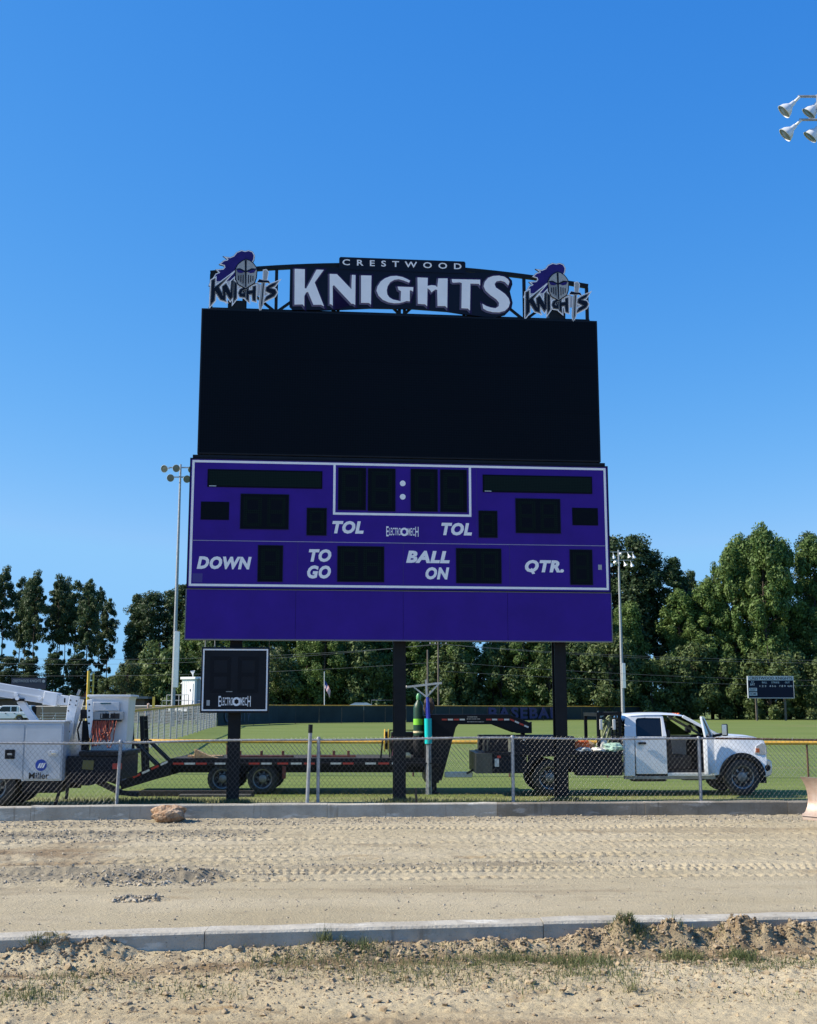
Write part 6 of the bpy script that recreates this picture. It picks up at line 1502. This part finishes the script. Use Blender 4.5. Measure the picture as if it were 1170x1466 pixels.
# ------------------------------------------------------------------ two people far off
def person(loc, rz, top, legs, cap, label, scale=1.0, bend=0.0):
    root = empty('person', loc, rz, label, 'person')
    J = {'pel':(0,0,.95),'wa':(0,.0,1.1),'ch':(0,-bend*.4,1.32),'nk':(0,-bend*.6,1.48),'hd':(0,-bend*.75,1.56),'ht':(0,-bend*.9,1.72),
         'shl':(-.19,-bend*.5,1.42),'ell':(-.25,-bend*.5-.02,1.14),'wrl':(-.24,-bend*.6-.10,.90),'hal':(-.235,-bend*.6-.12,.80),
         'shr':(.19,-bend*.5,1.42),'elr':(.25,-bend*.5-.02,1.14),'wrr':(.24,-bend*.6-.10,.90),'har':(.235,-bend*.6-.12,.80),
         'hil':(-.10,0,.90),'knl':(-.12,-.02,.50),'anl':(-.13,.02,.09),'tol':(-.14,-.16,.04),'hir':(.10,0,.90),'knr':(.12,-.02,.50),'anr':(.13,.02,.09),'tor':(.14,-.16,.04)}
    RAD = dict(pel=.14,wa=.125,ch=.15,nk=.055,hd=.085,ht=.07,shl=.065,ell=.045,wrl=.032,hal=.035,shr=.065,elr=.045,wrr=.032,har=.035,hil=.09,knl=.062,anl=.045,tol=.04,hir=.09,knr=.062,anr=.045,tor=.04)
    E_ = [('pel','wa'),('wa','ch'),('ch','nk'),('nk','hd'),('hd','ht'),('ch','shl'),('shl','ell'),('ell','wrl'),('wrl','hal'),('ch','shr'),('shr','elr'),('elr','wrr'),('wrr','har'),('pel','hil'),('hil','knl'),('knl','anl'),('anl','tol'),('pel','hir'),('hir','knr'),('knr','anr'),('anr','tor')]
    names = list(J); me = bpy.data.meshes.new('body'); me.from_pydata([J[k] for k in names], [(names.index(a), names.index(b)) for a, b in E_], [])
    o = bpy.data.objects.new('body', me); COL.objects.link(o)
    sk = o.modifiers.new('skin', 'SKIN'); sb_ = o.modifiers.new('sub', 'SUBSURF'); sb_.levels = sb_.render_levels = 1
    if not me.skin_vertices: 
        me.skin_vertices.new() if hasattr(me.skin_vertices, 'new') else None
    if me.skin_vertices:
        for i, k in enumerate(names):
            me.skin_vertices[0].data[i].radius = (RAD[k], RAD[k]*(.75 if k in ('pel','wa','ch') else 1)); me.skin_vertices[0].data[i].use_root = (k == 'pel')
    dg_ = bpy.context.evaluated_depsgraph_get(); m2 = bpy.data.meshes.new_from_object(o.evaluated_get(dg_), depsgraph=dg_)
    bpy.data.objects.remove(o)
    for mm in (top, legs, M_SKIN, cap, M_BLACK): m2.materials.append(mm)
    for p in m2.polygons:
        c = p.center; z = c.z
        p.material_index = 3 if z > 1.68 else 2 if z > 1.47 else 4 if z < .08 else 1 if (z < .97 and abs(c.x) < .2) else 2 if (z < 1.12 and abs(c.x) > .2) else 0
        p.use_smooth = True
    b = bpy.data.objects.new('body', m2); COL.objects.link(b); b.parent = root
    MB().lathe([(.098,1.655),(.10,1.69),(.085,1.74),(.04,1.77),(0,1.775)], 14, 'z', (0,-bend*.85,0)).prismz([(-.07,-.09-bend*.85),(.07,-.09-bend*.85),(.05,-.18-bend*.85),(-.05,-.18-bend*.85)], 1.665, 1.675).build('cap', cap, root, smooth=True)
    root.scale = (scale,)*3
    return root
person((-47.05,155,.6), R(10), mat('shirt_black', (.012,.012,.016), .9), mat('trousers_black', (.015,.015,.02), .9), mat('cap_black', (.012,.012,.015), .8), 'person in dark shirt and trousers standing behind the boom')
person((-20.8,96,.45), R(40), mat('shirt_purple', (.10,.09,.28), .9), mat('trousers_navy', (.02,.025,.06), .9), mat('cap_tan', (.45,.32,.25), .8), 'person in purple shirt and pale cap behind the side fence', 1.18, .1)

# ================================================================== TREES
M_PINE = leafmat('pine_needles', (0.038, 0.070, 0.028), (0.075, 0.110, 0.038), (0.050, 0.080, 0.036))
M_BROAD = leafmat('broad_leaves', (0.082, 0.148, 0.036), (0.160, 0.220, 0.060), (0.095, 0.148, 0.044))
M_UNDER = leafmat('understory_leaves', (0.060, 0.108, 0.030), (0.125, 0.175, 0.052), (0.092, 0.115, 0.048))
def cards(C, Rr, nper, size, seed, up=.25, shell=.45):
    """leaf faces spread through clumps: centres C, radii Rr"""
    r = np.random.default_rng(seed); k = len(C); n = k*nper
    d = r.normal(0, 1, (k, nper, 3)); d /= np.linalg.norm(d, axis=2, keepdims=True)
    rad = r.random((k, nper, 1))**shell
    P = (C[:,None,:] + d*rad*Rr[:,None,:]).reshape(n, 3)
    N = d.reshape(n, 3)*.9 + r.normal(0, .55, (n, 3)) + np.array([0,0,up]); N /= np.linalg.norm(N, axis=1, keepdims=True)
    T = np.cross(N, r.normal(0, 1, (n, 3))); T /= np.linalg.norm(T, axis=1, keepdims=True); B = np.cross(N, T)
    s = size*(.45 + 1.2*r.random((n, 1))**1.5)
    V = np.stack([P - T*s, P - B*s*.5 + T*s*.1, P + T*s*1.05, P + B*s*.55], 1)
    Q = np.arange(n*4).reshape(n, 4)
    return V.reshape(-1, 3), Q
def trunk_mesh(name, H_, r0, limbs, seed, lean=.3):
    mb = MB(); r = random.Random(seed); n = 7
    pts = []; x = y = 0
    for i in range(n+1):
        t = i/n; pts.append((x, y, H_*t - (.4 if i == 0 else 0))); x += r.uniform(-lean, lean)*.5; y += r.uniform(-lean, lean)*.5
    mb.tube(pts, [r0*(1.15 - .95*(i/n)) for i in range(n+1)], 8)
    def at(z): 
        t = z/H_*n; i = min(n-1, int(t)); return Vector(pts[i]).lerp(Vector(pts[i+1]), t-i)
    for (z, tip) in limbs:
        a = at(z); b = Vector(tip); m = a.lerp(b, .5) + Vector((0,0,.15*(b-a).length*.5))
        rr = r0*.28
        mb.tube([a, m, b], [rr, rr*.7, rr*.3], 5)
    return mb.build(name, M_BARK, None, smooth=True)
def tree_proto(kind, seed):
    r = np.random.default_rng(seed)
    C = []; Rr = []; limbs = []
    if kind == 'pine':
        H_ = 24.; z0 = r.uniform(.47, .60)*H_; nb = 40
        for i in range(nb):
            t = i/(nb-1); z = z0 + (H_-.8-z0)*t**.9; rad = (3.3*np.sin(pi*min(1, .22+.78*t))**.8 + .5)*r.uniform(.5, 1.05); a = i*2.4 + r.uniform(-.5,.5)
            tip = np.array([rad*cos(a), rad*sin(a), z + r.uniform(-.2,.8)])
            C.append(tip*np.array([.85,.85,1])); s = r.uniform(.5,1.25); Rr.append([s*1.25, s*1.25, s*.8]); limbs.append((z-.3, tuple(tip*np.array([.85,.85,1]))))
            if rad > 2: C.append(tip*np.array([.45,.45,1]) + np.array([0,0,.3])); Rr.append([s*.9, s*.9, s*.55])
        for _ in range(14):
            z = r.uniform(.22, .5)*H_; a = r.uniform(0, 2*pi); rad = r.uniform(.8,1.9); C.append(np.array([rad*cos(a), rad*sin(a), z])); Rr.append([.6,.6,.45]); limbs.append((z-.2, tuple(C[-1])))
        C = np.array(C); Rr = np.array(Rr); V, Q = cards(C, Rr, 210, .20, seed+1, .35, .5); m = M_PINE; r0 = .20
    elif kind == 'tallpine':
        H_ = 28.; z0 = .20*H_; nb = 66
        for i in range(nb):
            t = i/(nb-1); z = z0 + (H_-.7-z0)*t; rad = (4.2*(1-t)**.55*(.75+.25*np.sin(9*t)) + .6)*r.uniform(.55,1.1); a = i*2.4 + r.uniform(-.6,.6)
            tip = np.array([rad*cos(a), rad*sin(a), z + r.uniform(-.3,.8)])
            C.append(tip*np.array([.8,.8,1])); s = r.uniform(.65,1.5); Rr.append([s*1.2, s*1.2, s*.85]); limbs.append((z-.4, tuple(tip*.98*np.array([.8,.8,1.02]))))
        C = np.array(C); Rr = np.array(Rr); V, Q = cards(C, Rr, 290, .22, seed+1, .35, .5); m = M_PINE; r0 = .30
    elif kind == 'broad':
        H_ = 24.; z0 = .10*H_; nb = 84
        for i in range(nb):
            t = r.random()**.8; z = z0 + (H_-1.0-z0)*t; env = 4.3*np.sin(pi*(.16+.80*t))**.7; rad = env*r.uniform(.35,1.0); a = r.uniform(0, 2*pi)
            c = np.array([rad*cos(a), rad*sin(a), z]); C.append(c); s = r.uniform(.55,1.5); Rr.append([s*.95, s*.95, s*1.2]); 
            if i % 2 == 0: limbs.append((max(1.5, z-1.6), tuple(c)))
        C.append(np.array([0,0,H_-.8])); Rr.append([1.0,1.0,1.3])
        C = np.array(C); Rr = np.array(Rr); V, Q = cards(C, Rr, 290, .21, seed+1, .2, .5); m = M_BROAD; r0 = .26
    else:
        H_ = 9.; nb = 46
        for i in range(nb):
            t = r.random(); z = .5 + (H_-1.2)*t; rad = (3.4*np.sin(pi*(.22+.72*t))**.6)*r.uniform(.25,1.0); a = r.uniform(0, 2*pi)
            c = np.array([rad*cos(a), rad*sin(a), z]); C.append(c); s = r.uniform(.4,1.25); Rr.append([s, s, s*1.1]); 
            if i % 3 == 0: limbs.append((max(.4, z*.5), tuple(c)))
        C = np.array(C); Rr = np.array(Rr); V, Q = cards(C, Rr, 240, .18, seed+1, .2, .5); m = M_UNDER; r0 = .13
    root = empty('tree', (0,0,0))
    tk = trunk_mesh('trunk', H_*.96, r0, limbs, seed, .35 if kind != 'under' else .2); tk.parent = root
    cr = npmesh('crown', V, Q, m, False, root)
    root['_h'] = H_
    return root
PROT = {}
for kind, n_, nm in (('pine',4,'pine_tree'),('tallpine',3,'pine_tree'),('broad',4,'broadleaf_tree'),('under',4,'understory_tree')):
    PROT[kind] = [tree_proto(kind, 100+17*i+len(kind)*1000) for i in range(n_)]
USED = set(); trr = random.Random(3); KN = dict(pine='pine_tree', tallpine='pine_tree', broad='broadleaf_tree', under='understory_tree')
def plant(kind, x, y, h_, wide, label, group, var=None):
    i = trr.randrange(len(PROT[kind])) if var is None else var
    p = PROT[kind][i]; key = (kind, i)
    o = copy_tree(p) if key in USED else p
    USED.add(key); o.name = KN[kind]
    s = h_/p['_h'] if '_h' in p else 1
    o.location = (x, y, gzf(x, y)); o.scale = (s*wide, s*wide, s); o.rotation_euler = (0, 0, trr.uniform(0, 6.28))
    tag(o, label, 'tree', group)
    return o
def landmark(x):
    for lim, s in ((-47, 'behind the bucket truck boom'), (-36, 'behind the yellow foul pole'), (-28, 'behind the booth'), (-19, 'behind the play clock'), (-5, 'behind the flagpole'), (2, 'behind the middle scoreboard post'), (14, 'behind the wooden utility pole'), (24, 'behind the fence letters'), (32, 'behind the pickup flatbed'), (44, 'behind the pickup cab'), (56, 'behind the small baseball scoreboard')):
        if x < lim: return s
    return 'beyond the small baseball scoreboard'
# thin pine stand behind the bucket truck
G1 = 'tall bare trunked pine in the open stand behind the bucket truck'
for x, y, h_, w_ in ((-64.3,200,21.5,.8),(-57.6,200,22.6,.75),(-54.7,203,22.0,.75),(-51.6,199,21.0,.75),(-66.6,204,23,.8),(-65.5,192,23.4,.95),(-62.4,196,21.9,.9),(-60.2,205,22.5,.9),(-59.2,188,22.3,.95),(-56.2,191,22.0,1.05),(-53.0,190,20.9,1.0),(-50.4,187,21.0,.95),(-49.2,195,18.8,.9),(-69,190,23,1),(-73,194,24,1),(-78,190,22,1),(-84,196,24,1),(-89,191,23,1),(-95,197,24,1.1),(-101,192,22,1.1),(-108,196,24,1.1),(-116,192,23,1.2)):
    plant('pine', x, y, h_*1.03, w_*.68, G1, 'pines of the open stand')
G2 = 'leafy pine in the clump behind the booth'
for x, y, h_, w_ in ((-46.0,200,17.8,.8),(-43.6,192,20.2,.85),(-41.0,190,20.6,.95),(-38.6,195,21.4,.95),(-36.0,190,21.5,1.0),(-33,196,21,1.0)):
    plant('tallpine', x, y, h_*.97, w_*1.3, G2, 'pines behind the booth')
G3 = 'pine crown in the wood hidden behind the big scoreboard'
for x in range(-30, 30, 5): plant('tallpine' if x % 2 else 'broad', x+trr.uniform(-1.5,1.5), 186+trr.uniform(0,14), trr.uniform(17,21), 1.15, G3 if x % 2 else 'broadleaf crown in the wood hidden behind the big scoreboard', 'wood behind the big scoreboard')
G4 = 'tall dark pine behind the slim light pole'
for x, y, h_, w_ in ((33.4,192,28.9,.95),(36.7,190,28.8,.95),(39.6,193,26.9,.9),(42.4,190,25.2,.85),(44.9,194,22.4,.75),(31,196,27,1)):
    plant('tallpine', x, y, h_, w_*1.25, G4, 'dark pines behind the slim light pole')
G5 = 'tall light green broadleaf tree behind the small baseball scoreboard'
for x, y, h_, w_ in ((48.6,188,24.4,.62),(51.0,186,27.2,.7),(53.6,190,29.2,.75),(55.4,184,30.0,.78),(58.6,186,28.0,.8),(64.5,188,28.6,.85)):
    plant('broad', x, y, h_, w_, G5, 'broadleaf trees behind the baseball scoreboard')
for x, y, h_, w_ in ((57.6,196,29.6,.9),(61.0,197,28.0,.9),(66.5,196,30,1),(71,192,29,1),(76,196,28,1),(82,192,28,1),(47.2,198,24.0,.7)):
    plant('tallpine', x, y, h_, w_, 'dark pine standing among the light green broadleaf trees', 'pines among the broadleaf trees')
G6 = 'bushy understory tree along the edge of the wood'
x = -125.
while x < 86:
    left = x < -47
    h_ = trr.uniform(8.0, 10.8) if left else (trr.uniform(8,12.5) if x < 28 else trr.uniform(8.5,13))
    if -50 < x < -44: h_ *= .8
    plant('tallpine' if left else 'under', x, (184 if left else 180.5) + trr.uniform(-2.5,5), h_, trr.uniform(.85,1.15)*(1.9 if left else .95), ('understory tree coloured dark for shade low in the stand ' if left else 'bushy understory tree at the wood edge ') + landmark(x), ('shade coloured understory ' if left else 'understory trees ') + landmark(x))  # left understory takes the dark pine leaf colour to stand in for shadow
    x += trr.uniform(2.6, 4.2)
for x in np.arange(-34, 76, 3.9):
    plant('broad', x+trr.uniform(-2,2), 185+trr.uniform(-2,4), trr.uniform(13,18), trr.uniform(1.0,1.25), 'mid height broadleaf tree in the wood ' + landmark(x), 'mid height trees ' + landmark(x))
for x, y, h_ in ((-12.5,179,16),(-9.5,183,19),(-15,180,15),(17.5,181,18),(21,183,17),(6,182,19),(-26,180,15),(-31,182,16),(45.6,191,20.5),(47.2,187,21.5),(42.5,187,20)):
    plant('broad', x, y, h_, 1.1, 'mid height broadleaf tree in the wood ' + landmark(x), 'mid height trees ' + landmark(x))
# distant wood closing the horizon
r = np.random.default_rng(77); k = 420
C = np.stack([r.uniform(-420, 420, k), r.uniform(330, 380, k), r.uniform(1, 7.5, k)], -1); Rr = np.stack([r.uniform(3,6,k)]*2 + [r.uniform(2,4,k)], -1)
V, Q = cards(C, Rr, 60, .9, 78)
o = npmesh('distant_wood', V, Q, M_PINE); tag(o, 'far off dark wood along the horizon', 'wood', kind='stuff')
for kind, ps in PROT.items():
    for i, p in enumerate(ps):
        if (kind, i) not in USED:
            for ch in list(p.children): bpy.data.objects.remove(ch)
            bpy.data.objects.remove(p)
for o in list(COL.objects):
    if '_h' in o: del o['_h']
